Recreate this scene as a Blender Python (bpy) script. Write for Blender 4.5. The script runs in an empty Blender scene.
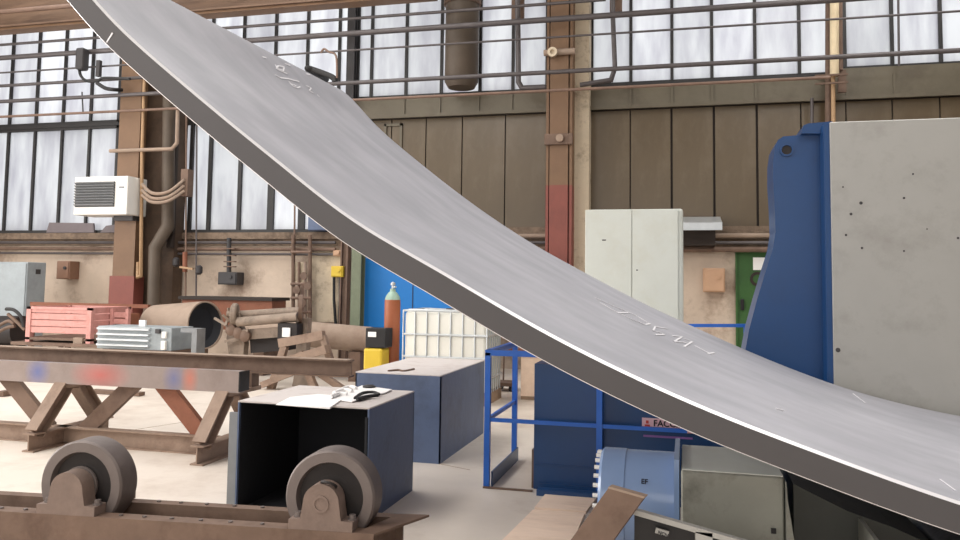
import bpy, bmesh, math, random
from mathutils import Vector, Matrix
from mathutils.bvhtree import BVHTree
random.seed(7)
S = bpy.context.scene
C = S.collection

# ------------------------------------------------------------ camera
F, CX, CY, H = 800.0, 480.0, 229.0, 1.6
YAW, PIT, ROL = math.radians(14.5), 0.07, 0.014
fw = Vector((-math.sin(YAW)*math.cos(PIT), math.cos(YAW)*math.cos(PIT), math.sin(PIT)))
rt = Vector((math.cos(YAW), math.sin(YAW), 0))
up = rt.cross(fw)
R_ = rt*math.cos(ROL) + up*math.sin(ROL)
U_ = up*math.cos(ROL) - rt*math.sin(ROL)
cam = bpy.data.cameras.new('camera'); co = bpy.data.objects.new('camera', cam); C.objects.link(co)
m3 = Matrix((R_, U_, -fw)).transposed()
co.matrix_world = Matrix.Translation((0, 0, H)) @ m3.to_4x4()
cam.sensor_width = 36; cam.lens = 36*F/960; cam.clip_end = 300
cam.shift_y = -(270-CY)/960.0
S.camera = co

# ------------------------------------------------------------ world, lights, exposure
w = bpy.data.worlds.new('sky'); S.world = w; w.use_nodes = True
w.node_tree.nodes['Background'].inputs[0].default_value = (0.95, 0.97, 1.0, 1)
w.node_tree.nodes['Background'].inputs[1].default_value = 1.32
S.view_settings.view_transform = 'Standard'; S.view_settings.look = 'None'
S.view_settings.gamma = 1; S.view_settings.use_curve_mapping = False
S.view_settings.exposure = 0.0
def area(name, loc, sx, sy, power, col=(1, .97, .93), rot=(0, 0, 0)):
    l = bpy.data.lights.new(name, 'AREA'); l.shape = 'RECTANGLE'; l.size = sx; l.size_y = sy
    l.energy = power; l.color = col
    o = bpy.data.objects.new(name, l); C.objects.link(o); o.location = loc; o.rotation_euler = rot
    return o
SKYLIGHTS = [(-13.5, 9.2, 3.0, 9.5, 12), (-7.0, 9.2, 3.0, 9.5, 17), (3.5, 9.2, 3.0, 9.5, 18),
             (-13.5, -1.5, 3.0, 7.5, 28), (-7.0, -1.5, 3.0, 7.5, 34), (3.5, -1.5, 3.0, 7.5, 19)]
for x, y, sx, sy, pw in SKYLIGHTS:
    area('skylight_lamp', (x, y, 9.35), sx, sy, sx*sy*pw)
area('front_fill_lamp', (-4.5, -6.9, 3.6), 16, 4.4, 16*4.4*7, (1, .98, .96), (math.pi/2, 0, 0))  # unseen fill light added to brighten the foreground from the front
area('left_fill_lamp', (-17.9, 3.0, 3.6), 4.4, 14, 14*4.4*30, (1, .98, .96), (0, -math.pi/2, 0)).data.shape = 'RECTANGLE'  # unseen fill light added to reach under the plate from the left

# ------------------------------------------------------------ pixel helpers (real world planes)
def ray(x, y): return fw + R_*((x-CX)/F) + U_*((CY-y)/F)
def onY(x, y, Y):
    d = ray(x, y); t = Y/d.y; return Vector((d.x*t, Y, H+d.z*t))
def onZ(x, y, Z=0.0):
    d = ray(x, y); t = (Z-H)/d.z; return Vector((d.x*t, d.y*t, Z))
def X(x, y, Y): return onY(x, y, Y).x
def Zz(x, y, Y): return onY(x, y, Y).z

# ------------------------------------------------------------ materials
def lin(c): return tuple(((v/255)/12.92 if v/255 <= .04045 else ((v/255+.055)/1.055)**2.4) for v in c)+(1,)
def mat(name, col, rough=.6, metal=0., var=.12, scale=3., stain=None, samt=.35, sscale=1.2, bump=.15, spec=.5, coat=0, stretch=None):
    m = bpy.data.materials.new(name); m.use_nodes = True
    nt = m.node_tree; n = nt.nodes; L = nt.links; b = n['Principled BSDF']
    tc = n.new('ShaderNodeTexCoord'); mp = n.new('ShaderNodeMapping'); L.new(tc.outputs['Object'], mp.inputs[0])
    if stretch: mp.inputs['Scale'].default_value = stretch
    no = n.new('ShaderNodeTexNoise'); no.inputs['Scale'].default_value = scale; no.inputs['Detail'].default_value = 6; no.inputs['Roughness'].default_value = .65
    L.new(mp.outputs[0], no.inputs['Vector'])
    r = n.new('ShaderNodeValToRGB'); r.color_ramp.elements[0].position = .3; r.color_ramp.elements[1].position = .7
    c = lin(col)
    r.color_ramp.elements[0].color = tuple(v*(1-var) for v in c[:3])+(1,)
    r.color_ramp.elements[1].color = tuple(min(1, v*(1+var)) for v in c[:3])+(1,)
    L.new(no.outputs[0], r.inputs[0]); out = r.outputs[0]
    if stain:
        n2 = n.new('ShaderNodeTexNoise'); n2.inputs['Scale'].default_value = sscale; n2.inputs['Detail'].default_value = 8; n2.inputs['Roughness'].default_value = .7
        L.new(mp.outputs[0], n2.inputs['Vector'])
        r2 = n.new('ShaderNodeValToRGB'); r2.color_ramp.elements[0].position = .50; r2.color_ramp.elements[1].position = .68
        r2.color_ramp.elements[0].color = (0, 0, 0, 1); r2.color_ramp.elements[1].color = (samt,)*3+(1,)
        mx = n.new('ShaderNodeMixRGB'); L.new(n2.outputs[0], r2.inputs[0]); L.new(r2.outputs[0], mx.inputs[0])
        L.new(out, mx.inputs[1]); mx.inputs[2].default_value = lin(stain); out = mx.outputs[0]
    L.new(out, b.inputs['Base Color'])
    b.inputs['Roughness'].default_value = rough; b.inputs['Metallic'].default_value = metal
    b.inputs['Specular IOR Level'].default_value = spec
    if coat: b.inputs['Coat Weight'].default_value = coat; b.inputs['Coat Roughness'].default_value = .15
    if bump:
        bp = n.new('ShaderNodeBump'); bp.inputs['Strength'].default_value = bump; bp.inputs['Distance'].default_value = .02
        n3 = n.new('ShaderNodeTexNoise'); n3.inputs['Scale'].default_value = scale*6; n3.inputs['Detail'].default_value = 4
        L.new(mp.outputs[0], n3.inputs['Vector']); L.new(n3.outputs[0], bp.inputs['Height']); L.new(bp.outputs[0], b.inputs['Normal'])
    return m
M = {}
M['floor'] = mat('floor concrete', (219, 208, 196), .5, var=.07, scale=1.2, stain=(160, 140, 124), samt=.6, sscale=.6, bump=.05)
M['plaster'] = mat('old cream plaster', (202, 184, 166), .9, var=.1, scale=1.5, stain=(118, 92, 76), samt=.85, sscale=.8, bump=.3)
M['plaster_dark'] = mat('grimy sill', (126, 108, 92), .9, var=.3, scale=5, stain=(60, 48, 40), samt=.8, sscale=3, bump=.5)
M['ceil'] = mat('roof sheets', (120, 115, 108), .8)
M['hall'] = mat('hall wall paint', (105, 98, 90), .9)
M['mullion'] = mat('dark window bar', (44, 42, 42), .6)
M['girder'] = mat('brown crane girder', (112, 88, 70), .65, var=.25, scale=2, stain=(70, 50, 40), samt=.7, sscale=1.6, stretch=(.3, 1, 3))
M['olive'] = mat('olive sheet', (100, 92, 76), .5, var=.1, scale=1.5, stain=(70, 60, 48), samt=.5)
M['panel'] = mat('brown cladding', (94, 80, 61), .30, var=.16, scale=.9, stain=(124, 112, 96), samt=.4, sscale=1.1, bump=.04, stretch=(1, 1, .5))
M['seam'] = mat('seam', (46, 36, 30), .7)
M['pipe'] = mat('grey pipe', (88, 82, 82), .5, .2, var=.15, scale=3)
M['pipe_brown'] = mat('brown pipe', (120, 96, 82), .6, var=.2)
M['pipe_yellow'] = mat('ochre pipe', (168, 136, 102), .6, var=.15)
M['pipe_cream'] = mat('cream pipe', (224, 205, 170), .6, var=.1)
M['duct'] = mat('dusty brown duct', (88, 76, 64), .6, var=.15, scale=2, stain=(74, 60, 48), samt=.5)
M['tan'] = mat('tan column paint', (118, 90, 66), .6, var=.12, scale=2, stain=(110, 80, 60), samt=.5)
M['redox'] = mat('red oxide paint', (128, 70, 60), .6, var=.1, scale=2, stain=(100, 55, 48), samt=.4)
M['rust'] = mat('rusty brown steel', (114, 92, 78), .7, .1, var=.2, scale=4, stain=(80, 58, 46), samt=.6, sscale=3)
M['dust_rust'] = mat('dusty brown steel', (150, 128, 112), .75, .1, var=.15, scale=4, stain=(104, 78, 62), samt=.6, sscale=2.5)
M['redrust'] = mat('reddish rusty steel', (140, 88, 66), .7, .1, var=.2, scale=4, stain=(110, 80, 62), samt=.6, sscale=4)
M['cream'] = mat('cream flaking pillar', (206, 190, 166), .85, var=.1, stain=(110, 90, 72), samt=.7, sscale=3, bump=.3)
M['white'] = mat('white enamel', (232, 230, 224), .45, var=.03)
M['cabwhite'] = mat('off white cabinet enamel', (208, 211, 203), .45, var=.03, stain=(196, 192, 172), samt=.3, sscale=2.5, bump=.02)
M['black'] = mat('black', (22, 20, 22), .5, var=.1)
M['dark'] = mat('dark grey plastic', (58, 55, 56), .6, var=.1)
M['grey'] = mat('grey painted steel', (128, 130, 132), .5, var=.1, stain=(90, 84, 78), samt=.4)
M['bluegrey'] = mat('pale blue grey enamel', (152, 160, 164), .5, var=.08, stain=(110, 110, 110), samt=.4)
M['machine'] = mat('dusty machine grey', (140, 124, 110), .65, .1, var=.2, scale=6, stain=(84, 70, 60), samt=.6, sscale=4)
M['dustpipe'] = mat('dusty tan tube', (156, 136, 120), .75, var=.12, scale=3, stain=(120, 96, 80), samt=.5)
M['pink'] = mat('salmon painted steel', (200, 144, 136), .6, var=.08, scale=5, stain=(168, 104, 92), samt=.5, sscale=6)
M['galv'] = mat('galvanised', (196, 200, 202), .38, .5, var=.1)
M['blue'] = mat('deep blue machine paint', (18, 64, 114), .38, var=.06, scale=2, stain=(16, 52, 96), samt=.3, bump=.03, coat=.1)
M['railblue'] = mat('bright blue rail paint', (40, 104, 200), .4, var=.06)
M['cyanblue'] = mat('azure blue sheet', (16, 118, 196), .45, var=.04, bump=.03)
M['cyl'] = mat('light blue cylinder paint', (128, 152, 190), .25, var=.06, scale=2, bump=.03, coat=.3)
M['boxblue'] = mat('slate blue painted steel', (84, 98, 126), .5, var=.08, scale=3, stain=(60, 66, 80), samt=.5, sscale=2)
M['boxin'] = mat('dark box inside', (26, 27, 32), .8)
M['boxtop'] = mat('dusty box top', (206, 198, 194), .7, var=.06, stain=(150, 130, 118), samt=.5, sscale=3)
M['paper'] = mat('white paper', (244, 242, 240), .8, var=.02, bump=.05)
M['gpanel'] = mat('dull light grey steel sheet', (170, 168, 163), .5, .15, var=.04, scale=1.5, stain=(124, 119, 112), samt=.35, sscale=1.6, bump=.04)
M['blockgrey'] = mat('scuffed grey steel block', (150, 150, 140), .5, .2, var=.1, scale=2, stain=(84, 80, 72), samt=.6, sscale=3, bump=.05)
M['darkgreen'] = mat('dark grey green roll housing', (66, 68, 64), .5, .2, var=.15)
M['roll'] = mat('steel roll', (90, 88, 86), .35, .8, var=.1)
M['green'] = mat('green door paint', (52, 92, 42), .5, var=.08, stain=(36, 64, 32), samt=.4)
M['greenpost'] = mat('grey green post paint', (112, 120, 98), .6, var=.12, stain=(80, 76, 64), samt=.5)
M['tanbox'] = mat('tan junction box', (190, 152, 122), .6, var=.06)
M['brownbox'] = mat('brown junction box', (142, 108, 88), .6, var=.08)
M['bottle'] = mat('red brown bottle paint', (158, 90, 58), .45, var=.08)
M['bottletop'] = mat('pale green shoulder paint', (150, 176, 160), .45)
M['yellow'] = mat('yellow plastic', (214, 182, 52), .5, var=.06)
M['ibc'] = mat('milky white tank plastic', (226, 224, 214), .45, var=.03)
M['wood'] = mat('pinkish board', (248, 222, 200), .7, var=.06, scale=3, stain=(190, 156, 132), samt=.4, stretch=(1, 4, 1))
M['pallet'] = mat('weathered timber', (150, 126, 104), .8, var=.2, scale=5)
M['wheel'] = mat('dusty steel wheel', (116, 106, 102), .55, .35, var=.1, scale=4, stain=(92, 78, 72), samt=.4)
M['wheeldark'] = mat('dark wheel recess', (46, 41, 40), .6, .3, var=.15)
M['bearing'] = mat('brown cast bearing', (124, 106, 96), .7, .1, var=.15, scale=8)
M['red'] = mat('red mark', (196, 70, 66), .6)
M['chalk'] = mat('white chalk', (228, 226, 230), .9, bump=0)
M['stickerpink'] = mat('pale sticker', (226, 186, 196), .5, var=.03, bump=0)
M['ink'] = mat('black ink', (14, 14, 24), .6, bump=0)
M['stickerline'] = mat('mauve line', (140, 100, 170), .5, bump=0)
M['sheetgrey'] = mat('mauve grey sheet', (112, 102, 104), .6)
M['darkrust'] = mat('dark brown grimy steel', (86, 68, 54), .75, var=.25, scale=3, stain=(54, 42, 34), samt=.6)
M['rubber'] = mat('black cable', (28, 26, 26), .6)

# plate steel: bluish mill-scale grey with pale smears
def plate_mat():
    m = mat('rolled plate steel', (168, 168, 175), .6, .1, var=.06, scale=1.6, stain=(180, 180, 186), samt=.5, sscale=2.0, bump=.02, spec=.3)
    nt = m.node_tree; n = nt.nodes; L = nt.links; b = n['Principled BSDF']
    src = b.inputs['Base Color'].links[0].from_socket
    tc = n.new('ShaderNodeTexCoord'); mp = n.new('ShaderNodeMapping'); L.new(tc.outputs['Object'], mp.inputs[0])
    mp.inputs['Scale'].default_value = (.9, 2.0, .9)
    no = n.new('ShaderNodeTexNoise'); no.inputs['Scale'].default_value = 1.7; no.inputs['Detail'].default_value = 5; L.new(mp.outputs[0], no.inputs['Vector'])
    r = n.new('ShaderNodeValToRGB'); r.color_ramp.elements[0].position = .36; r.color_ramp.elements[1].position = .66
    r.color_ramp.elements[0].color = (.91, .91, .915, 1); r.color_ramp.elements[1].color = (1.07, 1.06, 1.06, 1); L.new(no.outputs[0], r.inputs[0])
    mx = n.new('ShaderNodeMixRGB'); mx.blend_type = 'MULTIPLY'; mx.inputs[0].default_value = 1; L.new(src, mx.inputs[1]); L.new(r.outputs[0], mx.inputs[2])
    L.new(mx.outputs[0], b.inputs['Base Color'])
    return m
M['plate'] = plate_mat()
M['plateside_shade'] = mat('cut plate side with painted shade', (80, 77, 78), .6, .2, var=.06, scale=3, bump=.05, stretch=(.3, 1, .3))  # colour set darker than the top to carry the side's shade
M['plateedge_glint'] = mat('ground plate edge with painted glint', (236, 234, 236), .3, .3, var=.03, bump=0)  # bare ground steel, with the edge highlight partly put into the colour
# painted channel: grey brown with blue and red smudges
def channel_mat():
    m = mat('grey channel with paint marks', (146, 132, 126), .5, .2, var=.1, scale=3, stain=(110, 92, 82), samt=.4)
    nt = m.node_tree; n = nt.nodes; L = nt.links; b = n['Principled BSDF']
    src = b.inputs['Base Color'].links[0].from_socket
    tc = n.new('ShaderNodeTexCoord')
    for xc, wd, col in ((-1.17, .16, (50, 90, 170)), (-.45, .36, (200, 80, 72)), (.36, .13, (76, 96, 156)), (.53, .10, (206, 104, 76))):
        mp = n.new('ShaderNodeMapping'); mp.inputs['Location'].default_value = (-xc/wd, .15*1.5, -.69*6); mp.inputs['Scale'].default_value = (1/wd, 1.5, 6)
        g = n.new('ShaderNodeTexGradient'); g.gradient_type = 'SPHERICAL'
        L.new(tc.outputs['Object'], mp.inputs[0]); L.new(mp.outputs[0], g.inputs[0])
        mu = n.new('ShaderNodeMath'); mu.operation = 'MULTIPLY'; mu.use_clamp = True; mu.inputs[1].default_value = .62
        L.new(g.outputs[1], mu.inputs[0])
        mx = n.new('ShaderNodeMixRGB'); L.new(mu.outputs[0], mx.inputs[0]); L.new(src, mx.inputs[1]); mx.inputs[2].default_value = lin(col)
        src = mx.outputs[0]
    L.new(src, b.inputs['Base Color'])
    return m
M['channel'] = channel_mat()
# window glass: frosted dirty panes, let daylight through
def pane_mat():
    m = bpy.data.materials.new('frosted dirty glass'); m.use_nodes = True
    nt = m.node_tree; n = nt.nodes; L = nt.links; n.remove(n['Principled BSDF']); out = n['Material Output']
    tc = n.new('ShaderNodeTexCoord'); oi = n.new('ShaderNodeObjectInfo')
    add = n.new('ShaderNodeVectorMath'); add.operation = 'ADD'
    L.new(tc.outputs['Object'], add.inputs[0])
    sc = n.new('ShaderNodeMath'); sc.operation = 'MULTIPLY'; sc.inputs[1].default_value = 40; L.new(oi.outputs['Random'], sc.inputs[0])
    L.new(sc.outputs[0], add.inputs[1])
    no = n.new('ShaderNodeTexNoise'); no.inputs['Scale'].default_value = 1.3; no.inputs['Detail'].default_value = 7; no.inputs['Roughness'].default_value = .62
    L.new(add.outputs[0], no.inputs['Vector'])
    r = n.new('ShaderNodeValToRGB'); r.color_ramp.elements[0].position = .30; r.color_ramp.elements[1].position = .58
    r.color_ramp.elements[0].color = (.76, .75, .78, 1); r.color_ramp.elements[1].color = (.97, .97, .97, 1)
    L.new(no.outputs[0], r.inputs[0])
    mpz = n.new('ShaderNodeMapping'); mpz.inputs['Scale'].default_value = (2.2, 1, .45); L.new(add.outputs[0], mpz.inputs[0]); L.new(mpz.outputs[0], no.inputs['Vector'])
    tr = n.new('ShaderNodeBsdfTranslucent'); tp = n.new('ShaderNodeBsdfTransparent'); df = n.new('ShaderNodeBsdfGlossy'); df.inputs['Roughness'].default_value = .3
    mr = n.new('ShaderNodeMapRange'); mr.inputs[3].default_value = .80; mr.inputs[4].default_value = 1.0; L.new(oi.outputs['Random'], mr.inputs[0])
    mm = n.new('ShaderNodeMixRGB'); mm.blend_type = 'MULTIPLY'; mm.inputs[0].default_value = 1; L.new(r.outputs[0], mm.inputs[1]); L.new(mr.outputs[0], mm.inputs[2])
    L.new(mm.outputs[0], tr.inputs[0])
    L.new(mm.outputs[0], tp.inputs[0])
    m1 = n.new('ShaderNodeMixShader'); m1.inputs[0].default_value = .12; L.new(tr.outputs[0], m1.inputs[1]); L.new(tp.outputs[0], m1.inputs[2])
    m2 = n.new('ShaderNodeMixShader'); m2.inputs[0].default_value = .04; L.new(m1.outputs[0], m2.inputs[1]); L.new(df.outputs[0], m2.inputs[2])
    L.new(m2.outputs[0], out.inputs[0])
    return m
M['pane'] = pane_mat()

# ------------------------------------------------------------ mesh helpers (world coordinates)
def B(): return bmesh.new()
def box(bm, x0, x1, y0, y1, z0, z1):
    v = [bm.verts.new(p) for p in ((x0,y0,z0),(x1,y0,z0),(x1,y1,z0),(x0,y1,z0),(x0,y0,z1),(x1,y0,z1),(x1,y1,z1),(x0,y1,z1))]
    for f in ((0,3,2,1),(4,5,6,7),(0,1,5,4),(1,2,6,5),(2,3,7,6),(3,0,4,7)): bm.faces.new([v[i] for i in f])
    return bm
def bbox(x0, x1, y0, y1, z0, z1, bev=.01, seg=2):
    bm = B(); box(bm, x0, x1, y0, y1, z0, z1)
    bmesh.ops.bevel(bm, geom=bm.edges[:], offset=bev, segments=seg, affect='EDGES', profile=.5)
    return bm
def frame_of(d, hint=(0, 0, 1)):
    d = Vector(d).normalized(); u = Vector(hint)
    if abs(d.dot(u.normalized())) > .98: u = Vector((1, 0, 0))
    s = d.cross(u).normalized(); u = s.cross(d).normalized(); return d, s, u
def bar(bm, p0, p1, wd, ht, hint=(0, 0, 1)):
    p0, p1 = Vector(p0), Vector(p1); d, s, u = frame_of(p1-p0, hint)
    v = []
    for p in (p0, p1):
        for a, b in ((-1, -1), (1, -1), (1, 1), (-1, 1)): v.append(bm.verts.new(p + s*a*wd/2 + u*b*ht/2))
    for f in ((3,2,1,0),(4,5,6,7),(0,1,5,4),(1,2,6,5),(2,3,7,6),(3,0,4,7)): bm.faces.new([v[i] for i in f])
    return bm
def loft(bm, rings, cap=True, closed=True):
    vr = [[bm.verts.new(p) for p in r] for r in rings]; n = len(rings[0])
    for a, b in zip(vr[:-1], vr[1:]):
        for i in range(n if closed else n-1):
            j = (i+1) % n
            bm.faces.new((a[i], a[j], b[j], b[i]))
    if cap and closed:
        bm.faces.new(list(reversed(vr[0]))); bm.faces.new(vr[-1])
    return bm
def cyl(bm, p0, p1, r, seg=20, r2=None):
    p0, p1 = Vector(p0), Vector(p1); d, s, u = frame_of(p1-p0)
    ring = lambda p, q: [p + (s*math.cos(a)+u*math.sin(a))*q for a in [2*math.pi*i/seg for i in range(seg)]]
    return loft(bm, [ring(p0, r), ring(p1, r if r2 is None else r2)])
def lathe(bm, base, axis, prof, seg=32, closed=False):
    base = Vector(base); d, s, u = frame_of(axis)
    rings = [[base + d*h + (s*math.cos(a)+u*math.sin(a))*max(r, .0005) for a in [2*math.pi*i/seg for i in range(seg)]] for r, h in prof]
    if closed: rings.append(rings[0]); loft(bm, rings, cap=False); bmesh.ops.remove_doubles(bm, verts=bm.verts[:], dist=.00001)
    else: loft(bm, rings)
    return bm
def smoothpts(pts, n=6):
    P = [Vector(p) for p in pts]
    if len(P) < 3: return P
    out = []
    for i in range(len(P)-1):
        a, b, c, d = P[max(0, i-1)], P[i], P[i+1], P[min(len(P)-1, i+2)]
        for k in range(n):
            t = k/n
            out.append(.5*((2*b)+(c-a)*t+(2*a-5*b+4*c-d)*t*t+(3*b-a-3*c+d)*t**3))
    out.append(P[-1]); return out
def tube(bm, pts, r, seg=8, smooth=False):
    P = smoothpts(pts) if smooth else [Vector(p) for p in pts]
    rings = []; ref = Vector((0, 0, 1))
    for i, p in enumerate(P):
        t = ((P[min(i+1, len(P)-1)]-p).normalized() + (p-P[max(i-1, 0)]).normalized()).normalized()
        if i == 0:
            _, s, u = frame_of(t)
        else:
            s = (s - t*s.dot(t)).normalized(); u = s.cross(t).normalized()
        k = 1.0
        if 0 < i < len(P)-1:
            c = (P[i+1]-p).normalized().dot((p-P[i-1]).normalized()); k = 1/max(.5, math.sqrt((1+c)/2))
        rings.append([p + (s*math.cos(a)+u*math.sin(a))*r*(1 if smooth else k) for a in [2*math.pi*q/seg for q in range(seg)]])
    return loft(bm, rings)
def prism(bm, pts, p0, d, ex, ey):
    """polygon pts (a,b) in basis ex,ey at p0, extruded by vector d"""
    p0, d, ex, ey = Vector(p0), Vector(d), Vector(ex), Vector(ey)
    r0 = [p0+ex*a+ey*b for a, b in pts]
    return loft(bm, [r0, [p+d for p in r0]])
def ipro(h, wd, tf, tw):
    a, b, t = wd/2, h/2, tw/2
    return [(-a,-b),(a,-b),(a,-b+tf),(t,-b+tf),(t,b-tf),(a,b-tf),(a,b),(-a,b),(-a,b-tf),(-t,b-tf),(-t,-b+tf),(-a,-b+tf)]
def cpro(h, wd, t):
    b = h/2
    return [(0,-b),(wd,-b),(wd,-b+t),(t,-b+t),(t,b-t),(wd,b-t),(wd,b),(0,b)]
def beam(bm, p0, p1, prof, hint=(0, 0, 1)):
    p0, p1 = Vector(p0), Vector(p1); d, s, u = frame_of(p1-p0, hint)
    return prism(bm, prof, p0, p1-p0, s, u)

ORG = {}
def props(o, label=None, cat=None, group=None, kind=None):
    if label: o['label'] = label
    if cat: o['category'] = cat
    if group: o['group'] = group
    if kind: o['kind'] = kind
def thing(name, label, cat, loc, group=None, kind=None):
    o = bpy.data.objects.new(name, None); C.objects.link(o); o.location = loc; ORG[o] = Vector(loc)
    o.empty_display_size = .2
    props(o, label, cat, group, kind); return o
def fin(name, bm, m, smooth=None, org=(0, 0, 0)):
    bmesh.ops.recalc_face_normals(bm, faces=bm.faces[:])
    if Vector(org).length: bmesh.ops.translate(bm, verts=bm.verts[:], vec=-Vector(org))
    me = bpy.data.meshes.new(name); bm.to_mesh(me); bm.free()
    for mm in (m if isinstance(m, (list, tuple)) else [m]): me.materials.append(M[mm])
    if smooth is not None:
        me.polygons.foreach_set('use_smooth', [True]*len(me.polygons))
        try: me.set_sharp_from_angle(angle=math.radians(smooth))
        except Exception: pass
    return me
def obj(name, bm, m, parent=None, smooth=None, label=None, cat=None, group=None, kind=None, org=None):
    if parent is not None: og = ORG[parent]
    else:
        if org is None:
            xs = [v.co for v in bm.verts]
            og = Vector(((min(v.x for v in xs)+max(v.x for v in xs))/2, (min(v.y for v in xs)+max(v.y for v in xs))/2, min(v.z for v in xs)))
        else: og = Vector(org)
    o = bpy.data.objects.new(name, fin(name, bm, m, smooth, og)); C.objects.link(o)
    if parent is not None: o.parent = parent
    else: o.location = og
    ORG[o] = og
    props(o, label, cat, group, kind); return o
def piece(name, me, parent, loc):
    """an object sharing mesh data, placed at world loc under parent"""
    o = bpy.data.objects.new(name, me); C.objects.link(o); o.parent = parent; o.location = Vector(loc)-ORG[parent]; ORG[o] = Vector(loc); return o
def bx(name, m, parent, *a, bev=0, **k):
    bm = bbox(*a, bev=bev) if bev else box(B(), *a)
    return obj(name, bm, m, parent, **k)
def copy_thing(o, loc, label=None):
    r = o.copy(); C.objects.link(r); r.location = loc; ORG[r] = Vector(loc)
    if label: r['label'] = label
    for ch in [c for c in bpy.data.objects if c.parent is o]:
        c = ch.copy(); C.objects.link(c); c.parent = r
        for g in [q for q in bpy.data.objects if q.parent is ch]:
            d = g.copy(); C.objects.link(d); d.parent = c
    return r

# ============================================================ SETTING
W = 15.2
XL, XR, YF_ = -18.0, 9.0, -7.0
bx('floor', 'floor', None, XL-.3, XR+.3, YF_-.3, W+.5, -.2, 0, kind='structure')
wb = box(B(), XL, XR, W, W+.35, 0, 2.5); box(wb, XL, XR, W, W+.35, 8.4, 9.6)
wall = obj('wall_back', wb, 'plaster', kind='structure', org=(0, W, 0))
bx('wall_left', 'hall', None, XL-.3, XL, YF_, W+.35, 0, 9.6, kind='structure')
bx('wall_right', 'hall', None, XR, XR+.3, YF_, W+.35, 0, 9.6, kind='structure')
bx('wall_front', 'hall', None, XL, XR, YF_-.3, YF_, 0, 9.6, kind='structure')
# ceiling with openings for the roof lights
cb = B(); xs = sorted({XL, XR} | {v for x, y, sx, sy, _p in SKYLIGHTS for v in (x-sx/2, x+sx/2)}); ys = sorted({YF_, W+.35} | {v for x, y, sx, sy, _p in SKYLIGHTS for v in (y-sy/2, y+sy/2)})
for a, b in zip(xs[:-1], xs[1:]):
    for c, d in zip(ys[:-1], ys[1:]):
        mx_, my_ = (a+b)/2, (c+d)/2
        if any(abs(mx_-x) < sx/2 and abs(my_-y) < sy/2 for x, y, sx, sy, _p in SKYLIGHTS): continue
        box(cb, a, b, c, d, 9.5, 9.6)
obj('ceiling', cb, 'ceil', kind='structure')
fw_ = B()
for i in range(9): box(fw_, -12.55+i*2.0, -12.45+i*2.0, -6.98, -6.82, 1.35, 5.85)
box(fw_, -12.55, 3.55, -6.98, -6.82, 1.3, 1.4); box(fw_, -12.55, 3.55, -6.98, -6.82, 5.8, 5.9)
obj('window_8', fw_, 'mullion', kind='structure')  # invented frame set around the front fill light
fw_ = B()
for i in range(8): box(fw_, -17.98, -17.82, -4.05+i*2.0, -3.95+i*2.0, 1.35, 5.85)
box(fw_, -17.98, -17.82, -4.05, 10.05, 1.3, 1.4); box(fw_, -17.98, -17.82, -4.05, 10.05, 5.8, 5.9)
obj('window_9', fw_, 'mullion', kind='structure')  # made-up bars dressing the left fill light
# sill ledge under the windows
sb = box(B(), XL, XR, W-.12, W+.3, 2.5, 2.64); box(sb, XL, XR, W-.03, W+.2, 2.36, 2.5)
obj('trim_1', sb, 'plaster_dark', kind='structure')

def window(n, x0, x1, z0, z1, muls, mw=.055, thick=()):
    t = thing('window_%d' % n, None, None, ((x0+x1)/2, W, z0), kind='structure')
    fb = box(B(), x0, x1, W-.03, W+.06, z0, z0+.07); box(fb, x0, x1, W-.03, W+.06, z1-.07, z1)
    box(fb, x0, x0+.05, W-.03, W+.06, z0, z1); box(fb, x1-.05, x1, W-.03, W+.06, z0, z1)
    obj('window_frame', fb, 'mullion', t)
    for mx in muls:
        k = 1.8 if mx in thick else 1
        bx('mullion', 'mullion', t, mx-mw/2*k, mx+mw/2*k, W-.04, W+.05, z0+.06, z1-.06)
    e = [x0+.02] + list(muls) + [x1-.02]
    for a, b in zip(e[:-1], e[1:]):
        if b-a < .06: continue
        me = fin('pane', box(B(), -(b-a)/2+.01, (b-a)/2-.01, -.004, .004, 0, z1-z0-.1), 'pane')
        piece('pane', me, t, ((a+b)/2, W+.02, z0+.05))
    return t
G = lambda a, n: [round(a+.748*i, 3) for i in range(n)]
window(1, XL, -12.35, 5.13, 8.4, G(-17.6, 7))
window(2, XL, -12.35, 2.64, 5.08, G(-17.6, 7))
bx('trim_2', 'mullion', None, XL, -12.35, W-.06, W+.2, 5.07, 5.15, kind='structure')
window(3, -10.85, -6.74, 5.13, 8.4, [-10.03, -9.265, -8.5, -7.75, -7.02])
window(4, -10.85, -6.74, 2.64, 5.08, [-10.45, -9.98, -9.25, -8.5, -7.78, -7.03], mw=.08, thick=(-8.5, -7.78))
bx('trim_3', 'mullion', None, -10.85, -6.74, W-.04, W+.2, 5.07, 5.15, kind='structure')
window(5, -6.62, -2.6, 5.38, 8.4, [-6.29, -5.53, -4.775, -3.97, -3.30])
window(6, -1.8, 2.6, 5.42, 8.4, [-1.75, -1.01, -.25, .47, 1.23, 1.99])
window(7, 2.6, XR, 5.50, 8.4, [2.75, 3.52, 4.29, 5.04, 5.79, 6.54, 7.29])
# olive girt over the cladding
ob = box(B(), -6.62, 2.6, W-.10, W+.2, 4.98, 5.40); box(ob, 2.6, XR, W-.10, W+.2, 5.0, 5.52)
box(ob, -6.5, XR, W-.16, W-.10, 4.95, 5.02)
for xx in (-5.53, -4.775, -3.97, -3.3, -1.01, -.25, .47, 1.23, 2.75, 3.52): box(ob, xx-.02, xx+.02, W-.125, W-.10, 5.02, 5.38)
obj('trim_4', ob, 'olive', kind='structure')
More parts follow.
